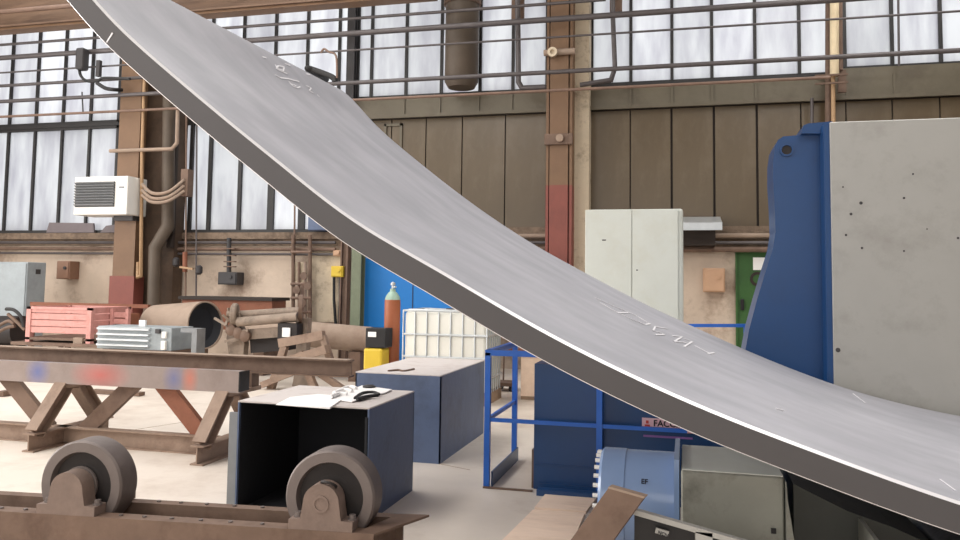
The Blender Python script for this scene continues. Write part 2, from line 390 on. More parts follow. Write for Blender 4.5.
# brown cladding panels (each one a piece of the wall)
e = [-6.5, -5.82, -5.08, -4.32, -3.44, -2.62, -1.80, -1.02, -.27, .49, 1.24, 2.0, 2.75, 3.5, 4.25, 5.0, 5.75, 6.5, 7.25, 8.0, XR]
bk = box(B(), -6.5, XR, W+.03, W+.2, 2.5, 5.0); obj('panel_backing', bk, 'seam', wall)
for i, (a, b) in enumerate(zip(e[:-1], e[1:])):
    g = .05 if round(a, 2) in (.49, 1.24, -.27) else .012
    bm = box(B(), -(b-a)/2+g/2+.006, (b-a)/2-.012, -.0, .04, 0, 2.22)
    piece('wall_panel', fin('wall_panel', bm, 'panel'), wall, ((a+b)/2, W-.015, 2.72))
bx('trim_5', 'plaster_dark', None, -6.5, XR, W-.06, W+.02, 2.64, 2.73, kind='structure')
# small framed hatch high on the cladding
hb = B()
x0 = X(384, 130, W-.05); x1 = X(402, 130, W-.05); z0 = 4.2; z1 = 4.86
for a in ((x0, x0+.05, z0, z1), (x1-.05, x1, z0, z1), (x0, x1, z1-.05, z1), (x0, x1, z0, z0+.05)): box(hb, a[0], a[1], W-.05, W-.015, a[2], a[3])
obj('hatch_frame', hb, 'olive', wall)

# ============================================================ PIPES ON THE WALL
def pipe_run(label, x0, x1, y, z, r, m='pipe', step=2.6, name='wall_pipe'):
    p = obj(name, tube(B(), [(x0, y, z), (x1, y, z)], r, 12), m, smooth=40, label=label, cat='pipe', group='long parallel pipes across the upper windows')
    return p
Yp = 14.28
def zp(px, py, Y=14.28): return onY(px, py, Y).z
P1 = pipe_run('slim pipe high across the windows, uppermost of the long parallel pipes', XL, -1.4, Yp, zp(480, 9), .03, 'pipe')
P2 = pipe_run('thickest grey pipe running full width across the upper windows', XL, XR, Yp, zp(480, 24.5), .055)
P3 = pipe_run('thin conduit just below the thickest pipe across the upper windows', XL, XR, Yp, zp(480, 42), .02)
P4 = pipe_run('grey pipe across the lower part of the upper windows', XL, XR, Yp, zp(480, 76), .042, 'pipe')
P5 = pipe_run('thin brown pipe along the bottom edge of the upper windows', XL, 2.35, Yp, zp(480, 94), .028, 'pipe_brown')
P6 = pipe_run('short grey pipe at left window ending beside the grey lamp bracket', XL, X(145, 79, Yp), Yp, zp(0, 86), .035)
# bent pipe returning at left column
obj('bent_pipe', tube(B(), [onY(110, 151, 14.33), onY(172, 149, 14.33), onY(177, 143, 14.33), onY(178, 100, 14.33)], .04, 10), 'dustpipe', smooth=40,
    label='bent tan pipe crossing the left column above the heater', cat='pipe')
# U shaped pipe loops either side of middle column
obj('pipe_loop', tube(B(), [onY(517, -30, 14.6), onY(518, 30, 14.6), onY(518.5, 82, 14.6), onY(522, 88, 14.6), onY(546, 87, 14.6)], .05, 10), 'pipe', smooth=40,
    label='grey bent pipe dropping left of the tan and red column', cat='pipe')
obj('pipe_loop', tube(B(), [onY(612, -30, 14.6), onY(613, 20, 14.6), onY(615, 68, 14.6), onY(611, 80, 14.6), onY(580, 85, 14.6)], .045, 10), 'pipe', smooth=40,
    label='grey bent pipe dropping right of the tan and red column', cat='pipe')
bx('wall_bracket_box', 'rust', None, X(512, 10, 14.75), X(524, 10, 14.75), 14.7, 14.8, zp(515, 19, 14.7), zp(515, -25, 14.7), label='brown box on pipe at frame top left of middle column', cat='box')
bx('wall_bracket_box', 'rust', None, X(610, 10, 14.75), X(622, 10, 14.75), 14.7, 14.8, zp(615, 11, 14.7), zp(615, -25, 14.7), label='brown box on pipe at frame top right of middle column', cat='box')
# wide round duct seen against the windows
t = thing('round_duct', 'wide dusty brown round duct standing in front of the upper windows', 'duct', (-4.25, 14.85, 5.7))
obj('duct_body', lathe(B(), (-4.25, 14.82, zp(462, 88, 14.82)), (0, 0, 1), [(.26, 0), (.33, .12), (.33, 3.4)], 36), 'duct', t, smooth=40)
obj('duct_collar', lathe(B(), (-4.25, 14.82, zp(462, 6, 14.82)), (0, 0, 1), [(.33, 0), (.37, .01), (.37, .3), (.33, .31)], 36), 'rust', t, smooth=40)
# standpipes right
obj('standpipe', tube(B(), [onY(829, -30, 14.78), onY(828.5, 190, 14.78)], .06, 12), 'rust', smooth=40, label='dark brown vertical pipe at the joint of the right windows', cat='pipe')
tt = thing('standpipe', 'cream vertical pipe beside dark brown pipe, thinner below its bracket', 'pipe', onY(835, 190, 14.6))
obj('upper_pipe', tube(B(), [onY(834.5, -30, 14.6), onY(834.5, 76, 14.6)], .075, 12), 'pipe_cream', tt, smooth=40)
obj('lower_pipe', tube(B(), [onY(833, 76, 14.6), onY(834, 190, 14.6)], .035, 12), 'pipe_yellow', tt, smooth=40)
obj('standpipe', tube(B(), [onY(840, -30, 14.7), onY(841, 70, 14.7)], .035, 12), 'pipe_brown', smooth=40, label='slim brown vertical pipe right of the cream pipe', cat='pipe')
obj('standpipe', tube(B(), [onY(812, 98, 14.8), onY(812, 190, 14.8)], .028, 12), 'pipe', smooth=40, label='slim grey pipe over the brown cladding left of dark pipe', cat='pipe')
t = thing('pipe_bracket', 'brown double strap bracket clamping the vertical pipes at right', 'bracket', onY(830, 84, 14.5))
for y in (75, 83):
    obj('strap', bar(B(), onY(815, y+1, 14.5), onY(848, y-1, 14.5), .03, .03), 'rust', t)
bx('back_plate', 'rust', t, X(838, 90, 14.75), X(846, 90, 14.75), 14.7, 14.78, zp(840, 92, 14.7), zp(840, 70, 14.7))
obj('standpipe', tube(B(), [onY(898, -20, 14.9), onY(899, 66, 14.9)], .02, 8), 'pipe', smooth=40, label='thin conduit running down the rightmost window', cat='pipe')

# ============================================================ COLUMNS
# crane girder, upper left
t = thing('crane_girder', 'brown steel crane girder running along the top of the left windows', 'girder', (-8, 14.1, 7.05))
obj('girder_beam', beam(B(), (XL, 14.1, 7.5), (-4.6, 14.1, 7.5), ipro(.86, .36, .035, .02)), 'girder', t)
obj('bottom_plate', box(B(), XL, -4.6, 13.98, 14.3, 7.02, 7.066), 'tan', t)
obj('girder_pipe', tube(B(), [(XL, 13.87, 7.38), (-4.6, 13.87, 7.38)], .05, 10), 'pipe_brown', t, smooth=40)
# left column
xa, xb = X(119, 200, 14.5), X(140, 200, 14.5)
t = thing('steel_column', 'tan H-section column behind the white heater, red brown at its foot', 'column', ((xa+xb)/2, 14.6, 0))
zr = zp(125, 276, 14.5)
obj('upper_section', prism(B(), ipro(xb-xa, .16, .03, .03), ((xa+xb)/2, 14.52, zr), (0, 0, 9.5-zr), (0, 1, 0), (1, 0, 0)), 'tan', t)
obj('front_flange', box(B(), xa, xb, 14.40, 14.44, zr, 9.5), 'tan', t)
obj('lower_section', box(B(), xa-.05, xb+.03, 14.38, 14.7, 0, zr), 'redox', t, label='red brown painted foot')
xc, xd = X(139, 200, 14.9), X(178, 200, 14.9)
t = thing('steel_column', 'broad dark brown column wall beside the left tan column', 'column', ((xc+xd)/2, 15, 0))
bx('web_plate', 'darkrust', t, xc, xd, 14.82, 15.15, 0, 9.5)
bx('edge_angle', 'seam', t, xd-.12, xd+.02, 14.74, 14.82, 2.3, 9.5)
obj('drain_pipe', tube(B(), [onY(170, 20, 14.62), onY(168, 226, 14.62), onY(155, 248, 14.5), onY(153.5, 315, 14.5)], .13, 14), 'duct', None, smooth=40,
    label='fat dusty downpipe with a kink beside the left column', cat='pipe')
obj('gas_pipe', tube(B(), [onY(145, 60, 14.35), onY(142, 150, 14.35), onY(141, 276, 14.35), onY(138, 277, 14.35), onY(138, 262, 14.35)], .035, 10), 'pipe_yellow', None, smooth=40,
    label='ochre pipe running down the left column past the heater', cat='pipe')
# stub bracket & cables at left column
t = thing('cable_bundle', 'three sagging cables running from the left column to a grey box', 'cable', onY(160, 195, 14.4))
for k, (a, sag) in enumerate(((184, 9), (190, 8), (195, 7))):
    obj('cable', tube(B(), [onY(142, a, 14.25), onY(152, a+sag, 14.25), onY(168, a+sag-1, 14.25), onY(184, a-4, 14.5)], .035, 8, True), 'dustpipe', t, smooth=40)
bx('switch_box', 'rust', None, X(184, 170, 14.6), X(191, 170, 14.6), 14.5, 14.7, zp(186, 196, 14.5), zp(186, 169, 14.5), label='narrow brown box on vertical conduit right of the left column', cat='box')
for nm, px, lb in (('a', 186.5, 'thin conduit down to the orange valve right of the left column'), ('b', 197, 'thin conduit just right of the conduit with the brown box')):
    obj('wall_conduit', tube(B(), [onY(px, 60, 14.75), onY(px-1, 318, 14.75)], .018, 8), 'pipe_brown' if nm == 'a' else 'pipe', smooth=40, label=lb, cat='pipe')
obj('wall_conduit', tube(B(), [onY(295, 150, 14.95), onY(294, 330, 14.95)], .02, 8), 'pipe_brown', smooth=40, label='thin brown conduit down the window above the valve rack', cat='pipe')
# column at x = -6.68
t = thing('steel_column', 'slim dark column between windows above the steel plate, rusty at its foot', 'column', (-6.68, 15.0, 0))
obj('lower_section', prism(B(), ipro(.16, .16, .03, .03), (-6.68, 15.0, 0), (0, 0, 3.2), (0, 1, 0), (1, 0, 0)), 'rust', t, label='rusty brown lower section')
obj('upper_section', prism(B(), ipro(.14, .17, .03, .08), (-6.68, 15.05, 3.2), (0, 0, 6.2), (1, 0, 0), (0, 1, 0)), 'dark', t)
# free green post
gx = X(357, 320, 13.0)
t = thing('steel_post', 'grey green H-section post left of the azure container', 'post', (gx, 13.0, 0))
obj('shaft', prism(B(), ipro(.19, .18, .02, .02), (gx, 13.0, .02), (0, 0, 3.4), (1, 0, 0), (0, 1, 0)), 'greenpost', t)
bx('base_plate', 'grey', t, gx-.16, gx+.16, 12.86, 13.14, 0, .02)
# middle column
Yc = 14.5
xa, xb = X(546, 120, Yc), X(572, 120, Yc); zr = zp(558, 185, Yc)
t = thing('steel_column', 'tan column turning red below, standing between the cladding bays', 'column', ((xa+xb)/2, 14.8, 0))
pr = ipro(xb-xa, .5, .05, .05)
obj('lower_section', prism(B(), pr, ((xa+xb)/2, Yc+.27, 0), (0, 0, zr), (0, 1, 0), (1, 0, 0)), 'redox', t, label='red painted lower section')
obj('upper_section', prism(B(), pr, ((xa+xb)/2, Yc+.27, zr), (0, 0, 9.5-zr), (0, 1, 0), (1, 0, 0)), 'tan', t)
xm = (xa+xb)/2; hw = (xb-xa)/2
obj('face_plate', box(B(), xm-hw+.07, xm+hw-.07, Yc, Yc+.03, 0.0, zr), 'redox', t)
obj('face_plate', box(B(), xm-hw+.07, xm+hw-.07, Yc, Yc+.03, zr, 9.4), 'tan', t)
bx('splice_plate', 'rust', t, xa-.02, xb+.02, Yc-.06, Yc, zp(558, 145, Yc), zp(558, 134, Yc), bev=.01)
obj('bolt_boss', cyl(B(), (xm+.03, Yc-.12, zp(558, 139, Yc)), (xm+.03, Yc-.05, zp(558, 139, Yc)), .07, 16), 'dustpipe', t, smooth=40)
t = thing('stub_pipe', 'short rusty stub pipe with flange across the middle column', 'pipe', onY(562, 52, 14.35))
obj('stub', tube(B(), [onY(544, 53, 14.44), onY(575, 51, 14.44)], .06, 12), 'dustpipe', t, smooth=40)
obj('flange', lathe(B(), onY(553, 53, 14.42), (0, -1, 0), [(.08, -.02), (.09, .0), (.09, .09), (.045, .09), (.045, .05)], 18), 'cream', t, smooth=40)
xa, xb = X(573, 120, 15.0), X(590, 120, 15.0)
bm = B()
random.seed(3)
pl = [(xa + random.uniform(-.02, .02), z) for z in [i*.35 for i in range(28)]]
obj('plaster_pillar', prism(B(), [(p[0], p[1]) for p in pl] + [(xb, pl[-1][1]), (xb, 0)], (0, 14.85, 0), (0, .34, 0), (1, 0, 0), (0, 0, 1)), 'cream', None,
    label='flaking cream plaster pillar right beside the tan and red column', cat='pillar')

# ============================================================ WALL MOUNTED THINGS
# heater
x0, x1 = X(75, 176, 14.0), X(128, 175, 14.0); zt, zb_ = zp(75, 177, 14.0), zp(128, 214.5, 14.0)
t = thing('unit_heater', 'white hanging heater unit with dark louvres on the left column', 'heater', ((x0+x1)/2, 14.2, zb_))
bx('casing', 'white', t, x0, x1, 14.0, 14.62, zb_, zt, bev=.02)
gx0, gx1 = X(76, 190, 14), X(115, 190, 14); gz0, gz1 = zp(90, 207, 14), zp(90, 182, 14)
gr = bx('grille', 'black', t, gx0, gx1, 13.985, 14.005, gz0, gz1)
slat = fin('slat', bar(B(), (-(gx1-gx0)/2, 0, 0), ((gx1-gx0)/2, 0, 0), .05, .012, (0, .6, 1)), 'grey')
for i in range(9): piece('slat', slat, gr, ((gx0+gx1)/2, 13.965, gz0+.04+i*(gz1-gz0-.07)/8))
bx('badge', 'grey', t, X(119, 187, 13.99), X(124, 187, 13.99), 13.99, 14.0, zp(120, 188.2, 14), zp(120, 186.4, 14))
bx('mount_bracket', 'dark', t, X(112, 215, 14.2), X(131, 215, 14.2), 14.25, 14.5, zb_-.10, zb_)
# grey lamp bracket things top left
t = thing('hanging_lamp', 'grey box lamp hanging on the pipe near top left', 'lamp', onY(79, 58, 14.1))
bx('housing', 'dark', t, X(74.5, 58, 14.0), X(82.5, 58, 14.0), 14.0, 14.22, zp(79, 69, 14.0), zp(79, 47, 14.0), bev=.05)
obj('cord', tube(B(), [onY(79, 68, 14.1), onY(81, 76, 14.1), onY(87, 81, 14.1), onY(98, 81, 14.1), onY(104, 78, 14.1), onY(130, 79, 14.1)], .03, 8, True), 'rubber', t, smooth=40)
bx('small_box', 'dark', None, X(97.5, 68, 14.2), X(101, 68, 14.2), 14.15, 14.23, zp(99, 76, 14.15), zp(99, 60, 14.15), label='slim dark box clipped between pipes right of the hanging lamp', cat='box')
obj('drooping_cable', tube(B(), [onY(97, 83, 14.1), onY(105, 88, 14.1), onY(113, 89.5, 14.1), onY(122, 90, 14.3)], .04, 8, True), 'rubber', smooth=40, label='thick black cable drooping under the hanging lamp', cat='cable')
obj('hook_rod', tube(B(), [onY(82, 92, 14.27), onY(83, 112, 14.27)], .015, 8), 'dark', smooth=40, label='short dark rod hanging over the left window', cat='rod')
obj('wire_hook', tube(B(), [onY(321, 53, 14.27), onY(324, 49, 14.27), onY(329, 52, 14.27), onY(336, 56, 14.27), onY(337, 78, 14.27)], .022, 8, True), 'pipe_brown', smooth=40, label='thin bent wire hook on the window above the plate corner', cat='hook')
obj('swan_lamp_arm', tube(B(), [Vector((onY(308, 69, 14.3).x, 15.15, onY(308, 69, 14.3).z)), onY(308, 69, 14.3), onY(314, 70, 14.3), onY(332, 77, 14.3), onY(335, 82, 14.3)], .06, 10, True), 'rubber', smooth=40, label='black bent arm poking up behind the plate corner', cat='lamp')
# cable trays below left windows
tb = thing('cable_tray', 'grimy pipes and cable tray along the wall under the left windows', 'cable tray', (-11, 15, 2.4))
for z, r, m in ((2.42, .03, 'pipe'), (2.28, .04, 'rust'), (2.18, .025, 'pipe')):
    obj('tray_pipe', tube(B(), [(XL, 14.98, z), (-6.9, 14.98, z)], r, 8), m, tb, smooth=40)
tb2 = thing('cable_tray', 'grimy pipes along the wall right of the white cabinet', 'cable tray', (2, 15, 2.4))
for z, r, m in ((2.55, .04, 'dustpipe'), (2.42, .03, 'pipe'), (2.30, .05, 'rust')):
    obj('tray_pipe', tube(B(), [(-6.4, 14.98, z), (XR, 14.98, z)], r, 8), m, tb2, smooth=40)
# grey triangular awning sheets standing on left sill
obj('leaning_sheet', prism(B(), [(X(43, 234, 15), 2.65), (X(91, 234, 15), 2.65), (X(90, 225, 15), 2.86), (X(46, 224, 15), 2.88)], (0, 15.09, 0), (0, .05, 0), (1, 0, 0), (0, 0, 1)), 'sheetgrey', None,
    label='dark sheet standing on the window sill left of the heater', cat='sheet')
obj('leaning_sheet', prism(B(), [(X(97, 234, 15), 2.65), (X(114, 234, 15), 2.65), (X(114, 227, 15), 2.83), (X(103, 228, 15), 2.80)], (0, 15.09, 0), (0, .05, 0), (1, 0, 0), (0, 0, 1)), 'sheetgrey', None,
    label='small dark sheet on the window sill below the heater', cat='sheet')
bx('sill_box', 'boxblue', None, X(311, 225, 15), X(333, 225, 15), 14.85, 15.1, 2.66, 2.95, bev=.02, label='small blue grey case on the sill showing beneath the plate', cat='box')
# junction boxes
def jbox(px0, px1, py0, py1, Y, m, label, dep=.22, lid=None):
    a, b = X(px0, py0, Y), X(px1, py0, Y); z1, z0 = zp(px0, py0, Y), zp(px0, py1, Y)
    t = thing('junction_box', label, 'box', ((a+b)/2, Y+dep/2, z0), 'junction boxes on the back wall')
    bx('case', m, t, a, b, Y, Y+dep, z0, z1, bev=.012)
    bx('lid', m, t, a+.02, b-.02, Y-.02, Y+.002, z0+.02, z1-.02, bev=.006)
    obj('knob', cyl(B(), (b-(b-a)*.3, Y-.045, z0+(z1-z0)*.62), (b-(b-a)*.3, Y-.015, z0+(z1-z0)*.62), .035, 12), 'dark' if lid is None else lid, t, smooth=40)
    return t
jbox(703, 725, 268, 292, 14.95, 'tanbox', 'tan square box on the wall between white cabinet and green door', lid='tanbox')
jbox(57, 70, 261, 279, 14.9, 'brownbox', 'small brown box on the plaster right of the grey wall cabinet', .3)
t = jbox(218, 237, 272, 284.5, 14.9, 'dark', 'dark grey box with vertical pipe on plaster behind the old machine', .28)
obj('feed_pipe', tube(B(), [onY(229, 238, 14.95), onY(229, 272, 14.95)], .05, 10), 'dark', t, smooth=40)
for y in (248, 255, 261, 266): obj('clamp', box(B(), X(224, y, 14.9), X(235, y, 14.9), 14.88, 14.96, zp(229, y+1.2, 14.9), zp(229, y, 14.9)), 'rust', t)
t = jbox(331, 343, 266, 277, 14.9, 'yellow', 'small yellow box with cables on wall left of the green post', .2, lid='yellow')
obj('cable', tube(B(), [onY(334, 277, 14.95), onY(334, 300, 14.95), onY(336, 330, 14.95)], .03, 8), 'rubber', t, smooth=40)
obj('cable', tube(B(), [onY(340, 277, 14.95), onY(340, 300, 14.95), onY(339, 330, 14.95)], .03, 8), 'dark', t, smooth=40)
jbox(333, 341, 250, 256, 14.95, 'tanbox', 'tiny tan box on the wall above the small yellow box', .12, lid='tanbox')
# valve rack with many pipes
t = thing('valve_rack', 'cluster of rusty valve pipes on the wall left of the yellow box', 'valves', onY(301, 330, 14.8))
for px, y0, y1, m, r in ((293, 235, 335, 'rust', .035), (299, 262, 332, 'rust', .03), (305, 262, 330, 'dustpipe', .035), (310, 235, 335, 'rust', .04), (303, 283, 322, 'pipe_brown', .05)):
    obj('riser', tube(B(), [onY(px, y0, 14.85), onY(px, y1, 14.85)], r, 8), m, t, smooth=40)
for y in (252, 284, 298, 312): obj('cross_pipe', tube(B(), [onY(291, y, 14.82), onY(311, y, 14.82)], .03, 8), 'pipe_brown', t, smooth=40)
for px, y in ((297, 290), (303, 303), (308, 286), (304, 276)):
    obj('hand_wheel', lathe(B(), onY(px, y, 14.72), (0, -1, 0), [(.02, -.08), (.02, .0), (.08, .0), (.08, .03), (.02, .03)], 14), 'rust', t, smooth=40)
bx('gauge_board', 'cream', t, X(296, 265, 14.95), X(305, 265, 14.95), 14.9, 14.97, zp(300, 282, 14.9), zp(300, 262, 14.9))
# orange valve on left conduit
t = thing('gas_valve', 'orange gas valve on conduit right of the left column', 'valve', onY(185, 262, 14.68))
obj('valve_body', cyl(B(), onY(185, 272, 14.68), onY(185, 252, 14.68), .05, 12), 'redrust', t, smooth=40)
obj('lever', bar(B(), onY(180, 267, 14.6), onY(193, 269, 14.6), .04, .04), 'pipe_yellow', t)
for px, y in ((176, 262), (199, 270)):
    obj('tap', lathe(B(), onY(px, y, 14.7), (0, 0, 1), [(.03, -.1), (.07, -.06), (.07, .06), (.03, .1)], 12), 'dark', t, smooth=40)
# cable board behind yellow box
bx('cable_board', 'cream', None, X(312, 262, 15.1), X(347, 262, 15.1), 15.08, 15.18, zp(330, 322, 15.1), zp(330, 250, 15.1), label='pale board on the wall carrying the small yellow box', cat='board')
# shelf roof right of cabinet
t = thing('wall_awning', 'small grey metal awning on the wall right of the white cabinet', 'awning', onY(700, 233, 14.5))
xa, xb = X(660, 228, 14.4), X(722, 228, 14.4)
obj('awning_sheet', prism(B(), [(14.3, 2.68), (15.1, 2.86), (15.1, 2.90), (14.3, 2.73)], (xa, 0, 0), (xb-xa, 0, 0), (0, 1, 0), (0, 0, 1)), 'galv', t)
bx('front_lip', 'galv', t, xa, xb, 14.28, 14.31, 2.60, 2.73)
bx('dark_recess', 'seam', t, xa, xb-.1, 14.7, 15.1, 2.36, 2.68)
# green door
Yd = 15.12
xa, xb = X(737.5, 300, Yd), X(737.5, 300, Yd)+1.05; zt = zp(740, 250.5, Yd)
t = thing('door_1', None, None, ((xa+xb)/2, Yd, 0), kind='structure')
bx('door_leaf', 'green', t, xa, xb, Yd, Yd+.06, 0.0, zt, bev=.006)
fb = box(B(), xa-.03, xa, Yd-.03, Yd+.08, 0, zt+.03); box(fb, xb, xb+.03, Yd-.03, Yd+.08, 0, zt+.03); box(fb, xa-.03, xb+.03, Yd-.03, Yd+.08, zt, zt+.04)
obj('door_frame', fb, 'green', t)
hd = bx('door_handle', 'black', t, xa+.05, xa+.11, Yd-.05, Yd, zp(741, 310, Yd), zp(741, 299, Yd), bev=.008)
bx('sign', 'paper', t, X(753, 260, Yd), X(770, 260, Yd), Yd-.01, Yd, zp(755, 270, Yd), zp(755, 257.5, Yd))
obj('ring_mark', lathe(B(), onY(757.5, 279, Yd-.005), (0, -1, 0), [(.08, 0), (.13, 0), (.13, .012), (.08, .012)], 24, closed=True), 'seam', t)

# left grey cabinet on wall
x0, x1 = X(-12, 262, 13.6), X(27, 262, 13.6)
t = thing('wall_cabinet', 'pale blue grey steel cabinet at the left edge of the view', 'cabinet', ((x0+x1)/2, 13.85, 0))
z1 = zp(27, 262, 13.6)
bx('body', 'bluegrey', t, x0, x1, 13.62, 14.12, 0.0, z1, bev=.015)
bx('door', 'bluegrey', t, x0+.02, x1-.02, 13.6, 13.625, .1, z1-.03, bev=.008)
bx('mark', 'dark', t, x1-.001, x1+.004, 13.84, 13.97, 1.70, 1.80)

# ============================================================ BACKGROUND MACHINERY (left)
# steel rack / bench carrying the crates
def bench(label, x0, x1, y0, y1, z):
    t = thing('low_bench', label, 'bench', ((x0+x1)/2, (y0+y1)/2, 0))
    bx('bench_top', 'rust', t, x0, x1, y0, y1, z-.05, z)
    for a in (x0+.03, x1-.09):
        for b in (y0+.03, y1-.09): bx('leg', 'rust', t, a, a+.06, b, b+.06, 0, z-.05)
    return t
zc = .52
bench('low steel bench under the salmon pink crate', -11.25, X(138, 340, 12.0), 11.4, 12.55, zc)
# pink crate
x0, x1 = X(26, 320, 11.5), X(91, 320, 11.5); y0, y1 = 11.5, 12.5; zt = 1.12
t = thing('slatted_crate', 'salmon pink slatted steel crate beyond the long steel beam', 'crate', ((x0+x1)/2, 12, zc))
bx('base', 'rust', t, x0, x1, y0, y1, zc+.04, zc+.08)
for a in (x0, x1-.09):
    for b in (y0, y1-.09): bx('post', 'pink', t, a, a+.09, b, b+.09, zc, zt)
for k in range(4):
    z = zc+.16+k*.115
    obj('slat', box(B(), x0+.08, x1-.08, y0+.015, y0+.035, z, z+.10), 'pink', t)
    obj('slat', box(B(), x0+.08, x1-.08, y1-.035, y1-.015, z, z+.10), 'pink', t)
    obj('slat', box(B(), x1-.035, x1-.015, y0+.08, y1-.08, z, z+.10), 'pink', t)
    obj('slat', box(B(), x0+.015, x0+.035, y0+.08, y1-.08, z, z+.10), 'pink', t)
obj('top_rim', box(B(), x0, x1, y0, y0+.05, zt-.04, zt), 'pink', t); obj('top_rim', box(B(), x0, x1, y1-.05, y1, zt-.04, zt), 'pink', t)
bx('foot', 'dustpipe', t, x1-.32, x1-.14, y0-.02, y0+.06, zc, zc+.10)
# ribbed crate further right (pink, behind)
x0, x1 = -9.70, X(124, 320, 12.0)+.1
t = thing('slatted_crate', 'smaller faded pink crate between pink crate and grey ribbed box', 'crate', ((x0+x1)/2, 12.5, zc))
bx('crate_body', 'redrust', t, x0+.02, x1-.02, 12.0, 12.3, zc, 1.02)
for k in range(4): obj('slat', box(B(), x0, x1, 11.97, 12.0, zc+.1+k*.11, zc+.19+k*.11), 'pink', t)
for a in (x0-.02, x1-.04): bx('post', 'pink', t, a, a+.06, 11.95, 12.02, zc, 1.1)
# grey ribbed motor box
Yr = 11.0
x0, x1 = X(96, 335, Yr), X(151, 335, Yr); zt = .86; zb = .50
bench('low steel bench under the grey ribbed box', max(x0-.05, -8.95), X(173, 335, Yr)-.02, 10.99, 11.62, zb)
t = thing('ribbed_box', 'silver grey box with bright horizontal ribs beyond the steel beam', 'box', ((x0+x1)/2, 11.4, zb))
bx('body', 'bluegrey', t, x0, x1+.35, Yr+.03, Yr+.6, zb, zt, bev=.01)
for k in range(4):
    z = zb+.045+k*.085
    obj('rib', prism(B(), [(Yr+.03, z), (Yr-.03, z+.01), (Yr-.03, z+.035), (Yr+.03, z+.055)], (x0+.03, 0, 0), (x1-x0-.06, 0, 0), (0, 1, 0), (0, 0, 1)), 'galv', t)
bx('switch', 'white', t, x1+.2, x1+.28, Yr-.03, Yr+.03, zb+.02, zb+.16, bev=.01)
bx('switch', 'white', t, x1+.2, x1+.28, Yr-.02, Yr+.03, zb+.2, zb+.3, bev=.01)
bx('knob_block', 'dark', t, x1+.08, x1+.16, Yr-.02, Yr+.03, zt-.09, zt-.02, bev=.01)
bx('small_tag', 'paper', None, X(143, 322, 11.3), X(149, 322, 11.3), 11.2, 11.24, zt+.001, zt+.1, label='small white card standing on the grey ribbed box', cat='card')
# open frame beside it
xa, xb = X(174, 335, Yr), X(196, 335, Yr)
t = thing('steel_bracket_frame', 'grey open steel frame beside the grey ribbed box', 'frame', ((xa+xb)/2, Yr, 0))
for a, b, c, d in ((xa+.1, xb, .80, .86), (xb-.09, xb, 0, .80)): bx('frame_bar', 'grey', t, a, b, Yr+.02, Yr+.25, c, d)
# big drum
t = thing('steel_drum', 'large tan tube section with dark open end facing right', 'tube', onY(195, 345, 12.2))
p0 = onY(157, 328, 12.75); p1 = onY(206, 325, 12.5)
d, s, u = frame_of(p1-p0)
L_ = (p1-p0).length
obj('shell', lathe(B(), p0, d, [(.40, 0), (.42, 0), (.42, L_), (.395, L_), (.395, .05)], 36, closed=True), 'dustpipe', t, smooth=40)
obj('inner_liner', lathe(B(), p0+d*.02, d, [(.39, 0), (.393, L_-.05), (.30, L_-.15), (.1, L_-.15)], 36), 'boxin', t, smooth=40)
for q in (p0+d*.15, p1-d*.15): 
    bm = B(); bar(bm, (q.x, q.y, 0), (q.x, q.y, q.z-.40), .3, .12, (0, 1, 0)); obj('cradle', bm, 'rust', t)
# rusty bench wall behind with dark top
x0, x1 = X(178, 300, 13.6), X(272, 300, 13.6)
t = thing('work_table', 'long red brown steel table with dark top behind the old machine', 'table', ((x0+x1)/2, 13.9, 0))
zt = zp(225, 297, 13.6)
bx('table_top', 'seam', t, x0, x1, 13.6, 14.3, zt-.06, zt)
bx('apron', 'redrust', t, x0+.05, x1-.03, 13.66, 14.2, zt-.62, zt-.06)
for a in (x0+.1, x1-.2): bx('leg', 'rust', t, a, a+.1, 13.7, 14.1, 0, zt-.62)
x0, x1 = X(30, 304, 13.2), X(148, 304, 13.2)
t = thing('pipe_rack', 'brown rail rack along the wall behind the pink crate', 'rack', ((x0+x1)/2, 13.3, 0))
zt = zp(120, 304, 13.2)
bx('top_rail', 'redrust', t, x0, x1, 13.2, 13.28, zt-.07, zt)
for i in range(4):
    a = x0 + (x1-x0-.1)*i/3; bx('post', 'rust', t, a, a+.08, 13.2, 13.28, 0, zt-.07)
# old horizontal machine
Ym = 11.4
t = thing('old_machine', 'dusty old bending machine with two rollers and a handwheel', 'machine', onY(265, 350, Ym))
def YP(px, py, dy=0): return onY(px, py, Ym+dy)
obj('roller', cyl(B(), YP(236, 315), YP(300, 311), .065, 20), 'machine', t, smooth=40)
obj('roller', cyl(B(), YP(238, 322, -.15), YP(298, 317, -.15), .075, 20), 'machine', t, smooth=40)
obj('gear_wheel', lathe(B(), YP(236, 314, -.1), (-1, -.35, 0), [(.02, -.03), (.15, -.03), (.17, -.01), (.17, .05), (.14, .07), (.05, .07), (.05, .14), (.02, .14)], 24), 'machine', t, smooth=40)
obj('handwheel', lathe(B(), YP(301, 309), (-1, -.5, 0), [(.19, -.02), (.22, -.02), (.22, .04), (.19, .04)], 28, closed=True), 'rust', t, smooth=40)
for k in range(3):
    a = math.pi*k/3; d, s, u = frame_of(Vector((-1, -.5, 0)))
    c0 = YP(301, 309); obj('spoke', bar(B(), c0-(s*math.cos(a)+u*math.sin(a))*.2, c0+(s*math.cos(a)+u*math.sin(a))*.2, .03, .03), 'rust', t)
bm = prism(B(), [(-.20, 0), (.20, 0), (.20, .08), (.14, .35), (.16, .62), (.12, .82), (.03, .95), (-.12, .93), (-.16, .7), (-.10, .4), (-.20, .1)], YP(235, 350, -.02)*1 - Vector((0, 0, YP(235, 350).z)), (0, .14, 0), (1, 0, 0), (0, 0, 1))
obj('end_stand', bm, 'machine', t)
